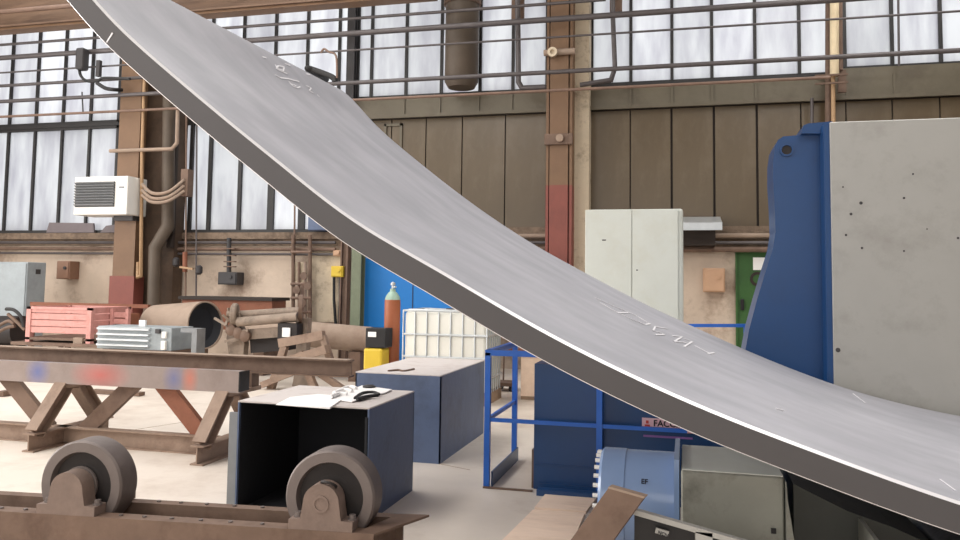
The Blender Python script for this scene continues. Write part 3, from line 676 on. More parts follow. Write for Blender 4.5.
bm = prism(B(), [(-.14, 0), (.14, 0), (.12, .08), (.08, .4), (.10, 1.05), (-.10, 1.05), (-.08, .4), (-.12, .08)], Vector((YP(302, 340).x, Ym-.02, 0)), (0, .14, 0), (1, 0, 0), (0, 0, 1))
obj('end_stand', bm, 'machine', t)
obj('bed', bar(B(), YP(240, 335), YP(303, 330), .16, .16), 'machine', t)
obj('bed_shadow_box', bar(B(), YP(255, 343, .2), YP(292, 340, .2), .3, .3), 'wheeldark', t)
random.seed(11)
for k in range(9):
    q = YP(224+random.random()*26, 318+random.random()*24, -.12)
    obj('lever', bar(B(), q, q+Vector((random.uniform(-.28, .28), random.uniform(-.1, .05), random.uniform(-.2, .24))), .035, .035), 'machine', t)
for k in range(3):
    q = YP(231+k*7, 330+k*3, -.14); obj('cog', lathe(B(), q, (0, -1, 0), [(.03, -.05), (.09, -.04), (.09, .02), (.03, .05)], 14), 'rust', t, smooth=40)
bx('nameplate', 'paper', t, YP(295, 330).x-.08, YP(295, 330).x+.05, Ym-.26, Ym-.24, YP(295, 336).z, YP(295, 327).z)
bx('control_case', 'wheeldark', t, YP(291, 330).x-.10, YP(291, 330).x+.22, Ym-.24, Ym-.04, YP(295, 340).z, YP(295, 323).z)
# long thick tube beyond
Yt = 12.6
t = thing('thick_tube', 'long thick dusty tube lying behind the old machine', 'tube', onY(310, 345, Yt))
p0, p1 = onY(246, 328, Yt+.1), onY(381, 341, Yt-.2)
obj('tube_body', cyl(B(), p0, p1, .215, 32), 'dustpipe', t, smooth=40)
for f in (.15, .85):
    q = p0.lerp(p1, f); obj('support', box(B(), q.x-.1, q.x+.1, q.y-.2, q.y+.2, 0, q.z-.2), 'rust', t)
# trestle of angled beams (sawhorse) in front of tube
Ys = 11.0
t = thing('steel_sawhorse', 'dusty steel sawhorse with slanted beams right of the old machine', 'sawhorse', onZ(300, 395))
def YS(px, py, dy=0): return onY(px, py, Ys+dy)
def bs(n, a, b, w_=.11, h_=.11, m='dust_rust'): obj(n, bar(B(), a, b, w_, h_), m, t)
bs('top_beam', YS(280, 343), YS(324, 335), .12, .13)
bs('top_beam', YS(284, 362, -.2), YS(327, 349, -.2), .12, .12)
g = lambda px, py: Vector((YS(px, py).x, Ys, .02))
bs('leg', YS(323, 336), YS(334, 372), .09, .09); bs('leg', YS(285, 346), YS(270, 392), .10, .10); bs('leg', YS(300, 352), YS(316, 392), .10, .10)
bs('leg', YS(262, 385, -.1), YS(308, 366, -.1), .09, .09); bs('lower_beam', YS(262, 393), YS(352, 395), .10, .10)
bs('leg', YS(318, 372, .1), YS(347, 392, .1), .09, .09)
# far left dark drum and cables
t = thing('cable_coil', 'dark coil of cable drums at the far left edge', 'cable', onY(8, 345, 11.8))
obj('drum', cyl(B(), onY(-18, 331, 12.2), onY(22, 331, 12.2), .28, 24), 'wheeldark', t, smooth=40)
for k, pts in enumerate((((6, 309), (14, 310), (21, 317), (24, 327)), ((8, 314), (16, 321), (25, 330)), ((-5, 328), (8, 321), (14, 324)), ((-5, 334), (6, 328), (15, 326)))):
    obj('cable_loop', tube(B(), [onY(a, b, 11.7) for a, b in pts], .03, 8, True), 'rust' if k else 'rubber', t, smooth=40)
bx('support_block', 'rust', t, onY(-10, 340, 12.2).x, onY(18, 340, 12.2).x, 12.0, 12.4, 0, onY(0, 340, 12.2).z-.1)

# ============================================================ MIDDLE GROUND
# azure cabinet
x0 = X(363, 300, 13.2); x1 = x0+1.9
t = thing('blue_container', 'bright azure steel container behind the gas bottle and white tank', 'container', ((x0+x1)/2, 13.6, 0))
bx('body', 'cyanblue', t, x0, x1, 13.2, 14.3, 0.05, 2.35, bev=.015)
bx('base_rail', 'blue', t, x0, x1, 13.22, 14.2, 0, .05)
bx('door_seam', 'seam', t, x0+.92, x0+.93, 13.19, 13.205, .1, 2.3)
# gas bottle
q = onY(392, 330, 11.0)
t = thing('gas_bottle', 'tall red brown gas bottle with pale green shoulder and valve', 'gas bottle', (q.x, 11.0, 0))
obj('bottle_body', lathe(B(), (q.x, 11.0, 0), (0, 0, 1), [(.10, 0), (.115, .02), (.115, 1.34), (.113, 1.37)], 32), 'bottle', t, smooth=40)
obj('shoulder', lathe(B(), (q.x, 11.0, 0), (0, 0, 1), [(.113, 1.37), (.10, 1.42), (.065, 1.47), (.04, 1.49), (.04, 1.53)], 32), 'bottletop', t, smooth=40)
v = obj('valve', lathe(B(), (q.x, 11.0, 0), (0, 0, 1), [(.018, 1.53), (.02, 1.58), (.035, 1.58), (.035, 1.61), (.01, 1.63)], 16), 'galv', t, smooth=40)
obj('outlet', cyl(B(), (q.x, 11, 1.555), (q.x+.06, 10.96, 1.555), .014, 10), 'galv', v, smooth=40)
obj('sticker', cyl(B(), (q.x-.065, 10.893, .93), (q.x-.066, 10.895, .94), .02, 12), 'paper', t)
# yellow canister and black device
q = onY(374, 350, 10.6)
bx('yellow_drum', 'yellow', None, q.x-.12, q.x+.16, 10.5, 10.8, 0, onY(374, 348, 10.6).z, bev=.03, label='yellow canister standing left of the gas bottle', cat='canister')
z0 = onY(374, 348, 10.5).z+.001
t = thing('black_case', 'black case with white label on top of the yellow canister', 'case', (q.x, 10.65, z0))
bx('body', 'black', t, q.x-.10, q.x+.2, 10.52, 10.8, z0, z0+.27, bev=.01)
bx('label_plate', 'paper', t, q.x-.06, q.x+.06, 10.51, 10.525, z0+.15, z0+.22)
# IBC tank
x0, x1 = X(403, 340, 10.4), X(487, 340, 10.4); y0, y1 = 10.4, 11.3; zt = 1.24
t = thing('cage_tank', 'white plastic liquid tank in a galvanised wire cage', 'tank', ((x0+x1)/2, 10.85, 0))
obj('tank', bbox(x0+.012, x1-.012, y0+.012, y1-.012, .16, zt-.01, .05, 3), 'ibc', t, smooth=40)
pal = bx('pallet', 'pallet', t, x0, x1, y0, y1, .10, .15)
for a in (x0, (x0+x1)/2-.05, x1-.1): bx('pallet_block', 'pallet', pal, a, a+.1, y0, y1, 0, .10)
for k in range(8):
    a = x0+(x1-x0)*k/7
    obj('cage_bar', tube(B(), [(a, y0, .15), (a, y0, zt)], .011, 8), 'galv', t, smooth=40)
    if k in (0, 2, 4, 6): obj('cage_bar', tube(B(), [(a, y1, .15), (a, y1, zt)], .011, 8), 'galv', t, smooth=40)
for k in range(1, 7):
    b = y0+(y1-y0)*k/7
    obj('cage_bar', tube(B(), [(x1, b, .15), (x1, b, zt)], .011, 8), 'galv', t, smooth=40)
for z in (.35, .62, .92, zt):
    obj('cage_ring', tube(B(), [(x0, y0, z), (x1, y0, z), (x1, y1, z), (x0, y1, z), (x0, y0+.001, z)], .013, 8), 'galv', t, smooth=40)
obj('filler_cap', cyl(B(), ((x0+x1)/2, 10.8, zt-.03), ((x0+x1)/2, 10.8, zt+.03), .10, 20), 'dark', t, smooth=40)
obj('top_bar', tube(B(), [(x0, 10.6, zt), (x1, 10.6, zt)], .02, 8), 'galv', t, smooth=40)

def steel_box(label, xl, xr, y0, y1, z, opened, name='steel_box'):
    t = thing(name, label, 'box', ((xl+xr)/2, (y0+y1)/2, 0), 'slate blue steel boxes on the floor')
    tk = .012
    bx('side_wall', 'boxblue', t, xr-tk, xr, y0, y1, 0, z-.01)
    bx('side_wall', 'boxblue', t, xl, xl+tk, y0, y1, 0, z-.01)
    bx('back_wall', 'boxblue', t, xl, xr, y1-tk, y1, 0, z-.01)
    if not opened: bx('front_wall', 'boxblue', t, xl, xr, y0, y0+tk, 0, z-.01)
    else:
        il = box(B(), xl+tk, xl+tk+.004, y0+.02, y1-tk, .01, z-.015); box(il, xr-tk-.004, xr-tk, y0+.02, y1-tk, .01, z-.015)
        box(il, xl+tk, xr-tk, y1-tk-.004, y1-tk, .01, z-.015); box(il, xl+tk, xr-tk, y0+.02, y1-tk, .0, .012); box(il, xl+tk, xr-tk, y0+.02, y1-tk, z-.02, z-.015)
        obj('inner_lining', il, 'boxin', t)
    bx('lid', 'boxtop', t, xl, xr, y0, y1, z-.01, z)
    return t
b1 = steel_box('open slate blue steel box with papers on top behind the right roller', -3.06, -2.07, 5.10, 6.02, .765, True)
bx('front_flange', 'grey', b1, -3.13, -3.06, 5.11, 5.13, 0, .68)
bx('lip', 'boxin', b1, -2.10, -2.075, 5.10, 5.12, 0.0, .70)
b2 = steel_box('closed slate blue steel box in front of the caged white tank', -2.97, -2.14, 6.96, 8.55, .785, False)
# dusty litter and papers on top
def sheet(label, pts, z, m='paper', name='paper_sheet', th=.004, cat='paper', seed=1):
    random.seed(seed); r = [Vector((p.x, p.y, z)) for p in pts]
    bm = B(); loft(bm, [[p for p in r], [p+Vector((0, 0, th+random.uniform(0, .008))) for p in r]])
    return obj(name, bm, m, label=label, cat=cat)
zb1 = .766
Q = lambda px, py, z=zb1: onZ(px, py, z)
sheet('large white paper spread on the open blue box', [Q(276, 405), Q(330, 409), Q(341, 401), Q(344, 397), Q(318, 395), Q(290, 398)], zb1)
sheet('crumpled white sheet at the rear of the open blue box', [Q(338, 401), Q(352, 403), Q(385, 394), Q(392, 391), Q(362, 387), Q(346, 393)], zb1+.0045, seed=3)
def glove(label, pts, z, m, r=.012):
    t = thing('work_glove' if m != 'black' else 'dark_tool', label, 'glove' if m != 'black' else 'tool', Q(*pts[0][0]))
    for p in pts: obj('finger' if m != 'black' else 'strip', tube(B(), [Q(a, b)+Vector((0, 0, z)) for a, b in p], r, 8, True), m, t, smooth=60)
    return t
glove('black curved tool lying on white sheet on open blue box', [((355, 401), (362, 396), (373, 395), (379, 397)), ((357, 402), (368, 399), (378, 398))], .02, 'black')
glove('white work glove on the open blue box', [((330, 400), (338, 397), (347, 397)), ((334, 396), (343, 393), (352, 394)), ((338, 394), (348, 390), (356, 391))], .022, 'paper', .016)
obj('black_puck', lathe(B(), Q(369, 389)+Vector((0, 0, .012)), (0, 0, 1), [(.05, 0), (.052, .012), (.03, .02)], 16), 'black', None, smooth=40, label='small round black object at the rear of the open blue box', cat='puck')
# litter on second box
t = thing('rag_strip', 'dark oily strip of rag on the closed blue box', 'rag', onZ(400, 370, .786))
obj('rag', tube(B(), [onZ(388, 371, .79), onZ(398, 370, .794), onZ(404, 371, .79), onZ(414, 369, .792)], .010, 8, True), 'rust', t, smooth=60)

# long beam trestle
TX = [-5.90, -4.13]
t = thing('beam_trestle', 'low steel trestle of A frames and diagonals carrying a long beam', 'trestle', (-5, 6.75, 0))
IP = ipro(.17, .13, .014, .012)
for xx in TX:
    obj('foot_beam', beam(B(), (xx, 6.24, .085), (xx, 7.3, .085), IP), 'dust_rust', t)
    obj('leg', beam(B(), (xx, 6.31, .16), (xx, 6.66, .57), ipro(.13, .13, .014, .012), (0, 1, 0)), 'dust_rust', t)
    obj('leg', beam(B(), (xx, 7.18, .16), (xx, 6.83, .57), ipro(.13, .13, .014, .012), (0, 1, 0)), 'dust_rust', t)
    obj('cap_plate', box(B(), xx-.06, xx+.06, 6.62, 7.2, .545, .585), 'dust_rust', t)
    obj('spacer_block', box(B(), xx-.05, xx+.05, 7.03, 7.17, .585, .715), 'rust', t)
obj('long_beam', beam(B(), (-7.6, 6.68, .085), (TX[1]-.08, 6.68, .085), ipro(.17, .10, .014, .012)), 'dust_rust', t)
dp = ipro(.15, .07, .012, .012)
for (a, b, m) in (((-6.70, .66), (-6.10, .12), 'rust'), ((-5.10, .66), (-5.70, .12), 'rust'), ((-4.88, .66), (-4.34, .12), 'redrust')):
    obj('diagonal', bar(B(), (a[0], 6.72, a[1]), (b[0], 6.72, b[1]), .06, .155), m, t)
ch = obj('top_channel', beam(B(), (-7.6, 6.6, .685), (-3.95, 6.6, .685), [(-a, b) for a, b in cpro(.195, .09, .014)]), 'channel', t, label='grey channel smudged with blue and red paint')
bx('end_plate', 'black', t, -3.95, -3.94, 6.58, 6.75, .60, .78)
t = thing('steel_beam', 'long rusty I-beam lying on the trestle behind the painted channel', 'beam', (-5, 7.1, .716))
obj('beam_body', beam(B(), (-7.8, 7.1, .795), (-3.07, 7.1, .795), ipro(.158, .12, .012, .012)), 'rust', t)
bx('top_edge', 'dustpipe', t, -7.8, -3.09, 7.035, 7.165, .875, .879)

# ============================================================ ROLLER STAND (foreground)
t = thing('pipe_rotator', 'low steel roller frame with two heavy wheels in the foreground', 'roller stand', (-2.6, 3.87, 0))
t.rotation_euler = (0, 0, math.radians(6))
ZB = .305; RX, RY = -2.6, 3.87
fx0, fx1 = RX-2.1, RX+1.03
obj('front_beam', beam(B(), (fx0, RY, ZB-.15), (fx1, RY, ZB-.15), [(-a, b) for a, b in cpro(.30, .095, .014)]), 'rust', t)
obj('rear_beam', beam(B(), (fx0, RY+.31, ZB-.15), (fx1+.08, RY+.31, ZB-.15), [(-a, b) for a, b in cpro(.30, .075, .014)]), 'rust', t)
obj('end_member', prism(B(), [(fx1-.10, RY+.005), (fx1, RY), (fx1+.21, RY+.40), (fx1+.04, RY+.385)], (0, 0, ZB-.012), (0, 0, .013), (1, 0, 0), (0, 1, 0)), 'rust', t)
obj('end_plate', prism(B(), [(fx1-.10, RY+.03), (fx1-.08, RY+.03), (fx1+.07, RY+.37), (fx1+.05, RY+.37)], (0, 0, .02), (0, 0, ZB-.033), (1, 0, 0), (0, 1, 0)), 'rust', t)
for xx in (fx0+.3, RX, RX+.42):
    bx('cross_member', 'rust', t, xx-.04, xx+.04, RY+.02, RY+.31, .04, .14)
    bx('foot_pad', 'rust', t, xx-.10, xx+.10, RY-.02, RY+.40, 0, .012)
holes = fin('bolt', cyl(B(), (0, 0, 0), (0, 0, .008), .012, 8), 'wheel')
for u in (-1.15, -1.0, -.42, -.28, -.12, .05, .22, .40): piece('bolt', holes, t, (RX+u, RY+.05, ZB)); piece('bolt', holes, t, (RX+u+.05, RY+.35, ZB))
def wheel(xc, zc_, first):
    yf = RY+.11
    wh = obj('wheel', lathe(B(), (xc, yf, zc_), (0, 1, 0), [(.06, .04), (.178, .04), (.188, .0), (.240, .0), (.250, .012), (.250, .160), (.240, .172), (.17, .172), (.165, .13), (.06, .13)], 64, closed=True), 'wheel', t, smooth=35)
    obj('disc', lathe(B(), (xc, yf, zc_), (0, 1, 0), [(.02, .035), (.182, .036), (.166, .135), (.02, .135)], 40), 'wheeldark', wh, smooth=35)  # disc and hub in a darker colour standing for the recess's shade
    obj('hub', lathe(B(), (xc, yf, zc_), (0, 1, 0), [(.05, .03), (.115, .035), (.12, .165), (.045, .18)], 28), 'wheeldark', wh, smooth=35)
    obj('shaft', cyl(B(), (xc, yf-.07, zc_), (xc, RY+.42, zc_), .04, 20), 'wheel', t, smooth=40)
    for y0, y1 in ((RY+.002, RY+.108), (RY+.30, RY+.40)):
        n = 16; rr = .098
        arch = [(-.175, ZB), (.175, ZB), (.175, ZB+.05), (.112, ZB+.055)] + [(rr*math.cos(a), zc_+rr*math.sin(a)) for a in [math.pi*i/n for i in range(n+1)]] + [(-.112, ZB+.055), (-.175, ZB+.05)]
        bb = obj('bearing_block', prism(B(), arch, (xc-.01, y0, 0), (0, y1-y0, 0), (1, 0, 0), (0, 0, 1)), 'bearing', t, smooth=35)
        if y0 < RY+.1:
            for sx in (-.148, .148): obj('bolt', lathe(B(), (xc+sx, (y0+y1)/2, ZB+.05), (0, 0, 1), [(.026, 0), (.026, .008), (.018, .008), (.018, .028)], 12), 'wheel', bb, smooth=30)
            if not first:
                obj('cap_ring', lathe(B(), (xc-.01, y0+.002, zc_-.005), (0, -1, 0), [(.032, 0), (.045, 0), (.045, .007), (.032, .007)], 24, closed=True), 'bearing', bb, smooth=40)
                obj('grease_ring', lathe(B(), (xc+.02, y0+.03, zc_+.085), (.1, .3, .5), [(.034, 0), (.046, 0), (.046, .012), (.034, .012)], 20, closed=True), 'wheeldark', bb, smooth=40)
            else:
                obj('barrel', cyl(B(), (xc-.01, y1-.002, zc_), (xc-.01, y1+.055, zc_), .094, 28), 'wheel', bb, smooth=35)
                obj('cap_ring', lathe(B(), (xc-.01, y1+.01, zc_), (0, 1, 0), [(.094, 0), (.106, 0), (.106, .014), (.094, .014)], 28, closed=True), 'wheel', bb, smooth=40)
wheel(RX-.714, .437, True)
wheel(RX+.750, .446, False)

# ============================================================ FLOOR SHEETS AND BLUE MACHINE
pl1 = [onZ(548, 491), onZ(601, 497), onZ(600, 560), onZ(490, 560)]
sheet('pinkish board on the floor left of the blue cylinder', [onZ(533, 511), onZ(585, 515), onZ(560, 575), onZ(478, 566)], .0, 'wood', 'floor_board', .010, 'board')
sheet('short pinkish board against the blue machine base', [onZ(548, 492.5), onZ(599, 497), onZ(586, 514), onZ(534.5, 510)], .0, 'wood', 'floor_board', .012, 'board', 5)
# guard rail
Yr_, Yb_ = 6.3, 7.35; xr_ = -1.545; zt = 1.06; zm = .53
t = thing('guard_rail', 'bright blue tubular guard rail around the machine', 'railing', (xr_, Yr_, 0))
sq = .045
def post(x, y, z=zt): obj('post', bar(B(), (x, y, 0), (x, y, z), sq, sq), 'railblue', t)
post(xr_, Yr_); post(xr_, Yb_); post(-.655, Yr_, zt)
obj('top_rail', bar(B(), (xr_-.022, Yr_, zt), (-.55, Yr_, zt), sq, sq), 'railblue', t)
obj('top_rail', bar(B(), (xr_, Yr_, zt), (xr_, Yb_+.022, zt), sq, sq), 'railblue', t)
obj('top_rail', bar(B(), (xr_, Yb_, zt), (xr_+.35, Yb_, zt-.01), sq, sq), 'railblue', t)
obj('middle_rail', bar(B(), (xr_, Yr_, zm), (-.0, Yr_-.01, zm), .025, .03), 'railblue', t)
obj('middle_rail', bar(B(), (xr_, Yr_, zm), (xr_, Yb_, zm), .025, .03), 'railblue', t)
obj('kick_plate', prism(B(), [(Yr_+.02, .002), (Yb_-.02, .002), (Yb_-.02, .12), (Yr_+.02, .12)], (xr_+.03, 0, 0), (.012, 0, 0), (0, 1, 0), (0, 0, 1)), 'blue', t)
obj('base_strip', box(B(), xr_-.02, -1.17, Yr_-.05, Yr_-.02, 0, .012), 'rust', t)
obj('guard_rail', bar(B(), onY(684, 325.5, 9.0), onY(749, 325.5, 9.0), .035, .035), 'railblue', None, label='thin blue handrail between the white cabinet and green door', cat='railing')
_gr = thing('rail_stand', 'blue rail uprights behind the plate near the white cabinet', 'railing', (onY(700, 330, 9.0).x, 9, 0))
for px in (690, 745): 
    q = onY(px, 325, 9.0); obj('upright', bar(B(), (q.x, 9.0, 0), (q.x, 9.0, q.z-.02), .03, .03), 'railblue', _gr)

# FACCIN base box
yb = 6.36
t = thing('rolling_machine', 'deep blue plate rolling machine base with lettered sticker', 'machine', (0, 7, 0))
xL, xR = X(534, 430, yb), .95
obj('base_body', prism(B(), [(xL, 0), (xR, 0), (xR, .36), (.6, .48), (.2, .72), (-.1, .82), (-.45, .98), (xL, .98)], (0, yb, 0), (0, 1.15, 0), (1, 0, 0), (0, 0, 1)), 'blue', t)
bx('base_flange', 'blue', t, xL+.05, xR, yb-.02, yb, 0, .05)
obj('base_step', box(B(), xL+.06, .2, 6.16, 6.26, 0, .045), 'blue', t)
bx('seam_strip', 'blue', t, xL+.01, xR-.3, yb-.008, yb, .19, .2)
bx('corner_plate', 'rust', t, xL-.02, xL, yb+.02, yb+1.1, 0, .3)
obj('top_litter', bar(B(), (xL+.05, yb+.3, .995), (xL+.5, yb+.2, .995), .12, .012), 'galv', t)
obj('top_litter', bar(B(), (xL+.0, yb+.6, 1.00), (xL+.35, yb+.7, 1.00), .25, .03), 'redrust', t)
la, lb_ = onY(642, 418, yb), onY(700, 434, yb)
st = bx('sticker', 'stickerpink', t, la.x, .08, yb-.006, yb-.001, zp(642, 430.5, yb), zp(642, 417.5, yb))
bx('underline', 'stickerline', t, la.x+.01, .04, yb-.006, yb-.001, zp(642, 436.5, yb), zp(642, 434.5, yb))
def text(name, body, size, loc, m, parent, rot=(math.pi/2, 0, 0), ext=.0008, bold=True):
    cu = bpy.data.curves.new(name, 'FONT'); cu.body = body; cu.size = size; cu.extrude = ext; cu.offset = size*.02 if bold else 0
    cu.align_x = 'LEFT'
    tmp = bpy.data.objects.new(name+'_tmp', cu); C.objects.link(tmp)
    dg = bpy.context.evaluated_depsgraph_get(); me = bpy.data.meshes.new_from_object(tmp.evaluated_get(dg))
    bpy.data.objects.remove(tmp); me.materials.clear(); me.materials.append(M[m])
    mw = Matrix.Translation(Vector(loc)-ORG[parent]) @ Vector((0, 0, 0)).to_track_quat('Z', 'Y').to_matrix().to_4x4() if False else Matrix.Translation(Vector(loc)-ORG[parent])
    from mathutils import Euler
    me.transform(mw @ Euler(rot).to_matrix().to_4x4())
    o = bpy.data.objects.new(name, me); C.objects.link(o); o.parent = parent; ORG[o] = ORG[parent]
    return o
text('lettering', 'FACCIN', .066, (la.x+.085, yb-.0085, zp(650, 427, yb)+.010), 'ink', st)
obj('logo_mark', box(box(B(), la.x+.02, la.x+.06, yb-.0085, yb-.006, zp(642, 429, yb), zp(642, 424, yb)), la.x+.03, la.x+.05, yb-.0085, yb-.006, zp(642, 423, yb), zp(642, 420, yb)), 'red', st)

# far housing : blue side plate and grey steel cover
yh = 7.8
hp = [(775, 146), (778, 140), (783, 136.5), (822, 133), (832, 133), (832, 385), (745, 400), (745, 352), (749, 330), (757, 300), (766, 270), (773, 248), (775.5, 232), (774.5, 205), (773, 180), (773, 160)]
t = thing('machine_housing', 'tall blue end frame of the rolling machine with grey cover', 'machine', (1.4, 8.2, 0))
pts = [(onY(a, b, yh).x, onY(a, b, yh).z) for a, b in hp]
pts[5] = (1.30, 0); pts[6] = (pts[6][0]-.05, 0)
obj('side_plate', prism(B(), pts, (0, yh, 0), (0, .55, 0), (1, 0, 0), (0, 0, 1)), 'blue', t)
cp = [(801, 134), (803, 126), (808, 124), (832, 122), (832, 134)]
obj('top_cap', prism(B(), [(onY(a, b, yh-.05).x, onY(a, b, yh-.05).z) for a, b in cp], (0, yh-.08, 0), (0, .7, 0), (1, 0, 0), (0, 0, 1)), 'blue', t)
q = onY(786.5, 150, yh)
lug = obj('lifting_eye', lathe(B(), q, (0, -1, 0), [(.045, 0), (.06, 0), (.06, .02), (.045, .02)], 24, closed=True), 'blue', t, smooth=40)
obj('eye_bore', cyl(B(), q+Vector((0, -.006, -.004)), q+Vector((0, .0, -.004)), .043, 20), 'wheeldark', lug)
px0 = X(831, 200, 7.56); zt = onY(831, 122, 7.56).z
obj('edge_strip', box(B(), px0-.05, px0, 7.58, 7.8, 0, zt-.02), 'blue', t)
obj('cover_sheet', bbox(px0, px0+2.4, 7.56, 7.59, 0.3, zt, .006, 1), 'gpanel', t)
bx('cover_body', 'boxblue', t, px0+.01, px0+2.39, 7.59, 9.1, 0, zt-.02)
random.seed(5)
for px, py, r in ((861, 203, .014), (851, 214, .012), (862, 248, .01), (904, 198, .01), (913, 174, .008), (904, 251, .008), (843, 187, .007), (846, 235, .01), (927, 229, .006), (958, 238, .01), (838, 350, .02)):
    obj('dent', cyl(B(), onY(px, py, 7.559), onY(px, py, 7.5565), r, 10), 'dark', t)
# hydraulic cylinder
yc, zc_ = 4.4, .49
xA, xB = X(603, 497, yc), X(668, 497, yc)
t = thing('hydraulic_cylinder', 'light blue hydraulic cylinder with a ring of bolts', 'cylinder', (xA, yc, 0))
obj('barrel', lathe(B(), (xA, yc, zc_), (1, 0, 0), [(.235, -.005), (.25, .01), (.25, .125), (.246, .13), (.246, xB-xA+.05)], 64), 'cyl', t, smooth=35)
n = 28
bolt = fin('bolt', cyl(B(), (-.028, 0, 0), (0.0, 0, 0), .011, 6), 'white')
for i in range(n):
    a = 2*math.pi*i/n; piece('bolt', bolt, t, (xA-.003, yc+.222*math.cos(a), zc_+.222*math.sin(a)))
obj('mount_plate', box(B(), xB+.035, xB+.06, yc-.27, yc+.31, .12, .755), 'cyl', t)
bx('mount_saddle', 'blue', t, xA+.15, xB, yc-.15, yc+.15, 0, .28)
text('marking', 'EF', .035, (X(641, 470, yc-.21), yc-.215, .615), 'ink', t, rot=(math.pi/2-.6, 0, 0))
# grey block right of cylinder
xa, xb = X(681, 480, 4.1), X(784, 480, 4.1)
t = thing('bearing_housing', 'scuffed grey steel block right of the blue cylinder', 'machine block', ((xa+xb)/2, 4.4, 0))
obj('block', bbox(xa, xb, 4.10, 4.74, 0.0, .712, .008, 1), 'blockgrey', t)
bx('block_plug', 'black', t, X(771, 530, 4.1), X(776, 530, 4.1), 4.09, 4.101, zp(772, 533, 4.1), zp(772, 528, 4.1))
bx('lightened_top', 'cabwhite', t, xa+.004, xb-.004, 4.105, 4.735, .713, .717)  # paler top added to make up for the plate's shade on the block
# lower rolls and their frame under the plate
t = thing('roll_stand', 'dark green grey roll stand under the right end of the plate', 'machine', (1.0, 4.6, 0))
xs_ = xb+.005
obj('stand_plate', prism(B(), [(xs_, 0), (xs_+.06, 0), (xs_+.06, .30), (xs_+.03, .45), (xs_+.005, .62), (xs_, .70)], (0, 4.05, 0), (0, .55, 0), (1, 0, 0), (0, 0, 1)), 'blockgrey', t)
obj('stand_body', prism(B(), [(xs_+.06, 0), (1.13, 0), (1.13, .40), (1.05, .43), (.95, .47), (.75, .53), (xs_+.06, .64)], (0, 4.3, 0), (0, .8, 0), (1, 0, 0), (0, 0, 1)), 'darkgreen', t)
obj('lower_roll', cyl(B(), (1.35, 3.9, .22), (1.35, 7.40, .22), .20, 40), 'roll', t, smooth=40)
obj('stand_rib', box(B(), .80, .82, 3.9, 4.3, .0, .50), 'blockgrey', t)
# leaning beam in front
t = thing('leaning_beam', 'dusty brown steel box beam leaning up in front of the blue cylinder', 'beam', (-.6, 3.4, 0))
pA = (onY(610, 487, 3.6)+onY(645, 497, 3.6))/2; pB = pA+Vector((-.17, -.05, -.24))*(pA.z-.02)/.24
wv, hv = (onY(645, 497, 3.6)-onY(610, 487, 3.6))/2, Vector((.005, .02, .0))
rg = lambda p, k=1: [p-wv*k-hv*k, p+wv*k-hv*k, p+wv*k+hv*k, p-wv*k+hv*k]
obj('beam_body', loft(B(), [rg(pB), rg(pA)]), 'rust', t)
dd = (pA-pB).normalized()
obj('end_rim', loft(B(), [rg(pA-dd*.002, 1.03), rg(pA+dd*.008, 1.03)]), 'dustpipe', t)
# dark frame with label, low right foreground
t = thing('step_frame', 'slanted light steel frame with dark panels at the bottom edge', 'frame', (0, 3.6, 0))
a0, a1 = onY(634, 511, 3.65), onY(790, 556, 3.65)
obj('frame_rail', bar(B(), a0, a1, .04, .022), 'gpanel', t)
dn = Vector((0, 0, -1))
for f0, f1, m in ((0.0, .40, 'black'), (.52, .95, 'black')):
    p, q = a0.lerp(a1, f0), a0.lerp(a1, f1); s_ = Vector((0, .02, -.015))
    bm = B(); loft(bm, [[p+s_, q+s_, Vector((q.x, q.y+.02, 0.02)), Vector((p.x, p.y+.02, 0.02))], [p+s_+Vector((0, .03, 0)), q+s_+Vector((0, .03, 0)), Vector((q.x, q.y+.05, .02)), Vector((p.x, p.y+.05, .02))]])
    obj('dark_panel', bm, m, t)
for f in (.46, .98): 
    p = a0.lerp(a1, f); obj('frame_post', box(B(), p.x-.035, p.x+.035, 3.63, 3.67, 0, p.z-.0), 'gpanel', t)
lp = onY(662, 531.5, 3.64)
lb2 = obj('label_plate', bar(B(), onY(655.5, 530, 3.648), onY(668.5, 534, 3.648), .012, .022), 'gpanel', t)
text('lettering', 'NCN', .02, onY(657.5, 533.5, 3.64)-Vector((0, .001, 0)), 'ink', lb2, rot=(math.pi/2, .27, 0))

# ============================================================ WHITE CABINET
yk = 10.0
x0, x1 = X(585, 209, yk), X(683, 209, yk); zt = 2.565
t = thing('control_cabinet', 'tall off white two door control cabinet behind the plate', 'cabinet', ((x0+x1)/2, 10.3, 0))
bx('plinth', 'dark', t, x0+.05, x1-.05, yk+.05, yk+.5, 0, .42)
bx('body', 'cabwhite', t, x0, x1, yk+.02, yk+.55, .42, zt, bev=.03)
xm = X(632, 209, yk); xe = X(678, 209, yk)
bx('door', 'cabwhite', t, x0+.004, xm-.004, yk, yk+.022, .45, zt-.006, bev=.006)
bx('door', 'cabwhite', t, xm+.004, xe, yk, yk+.022, .45, zt-.006, bev=.006)
for px, py, w_ in ((604, 240, .05), (637, 270, .02)): bx('door_mark', 'dark', t, X(px, py, yk)-w_/2, X(px, py, yk)+w_/2, yk-.002, yk, zp(px, py, yk)-.008, zp(px, py, yk)+.006)

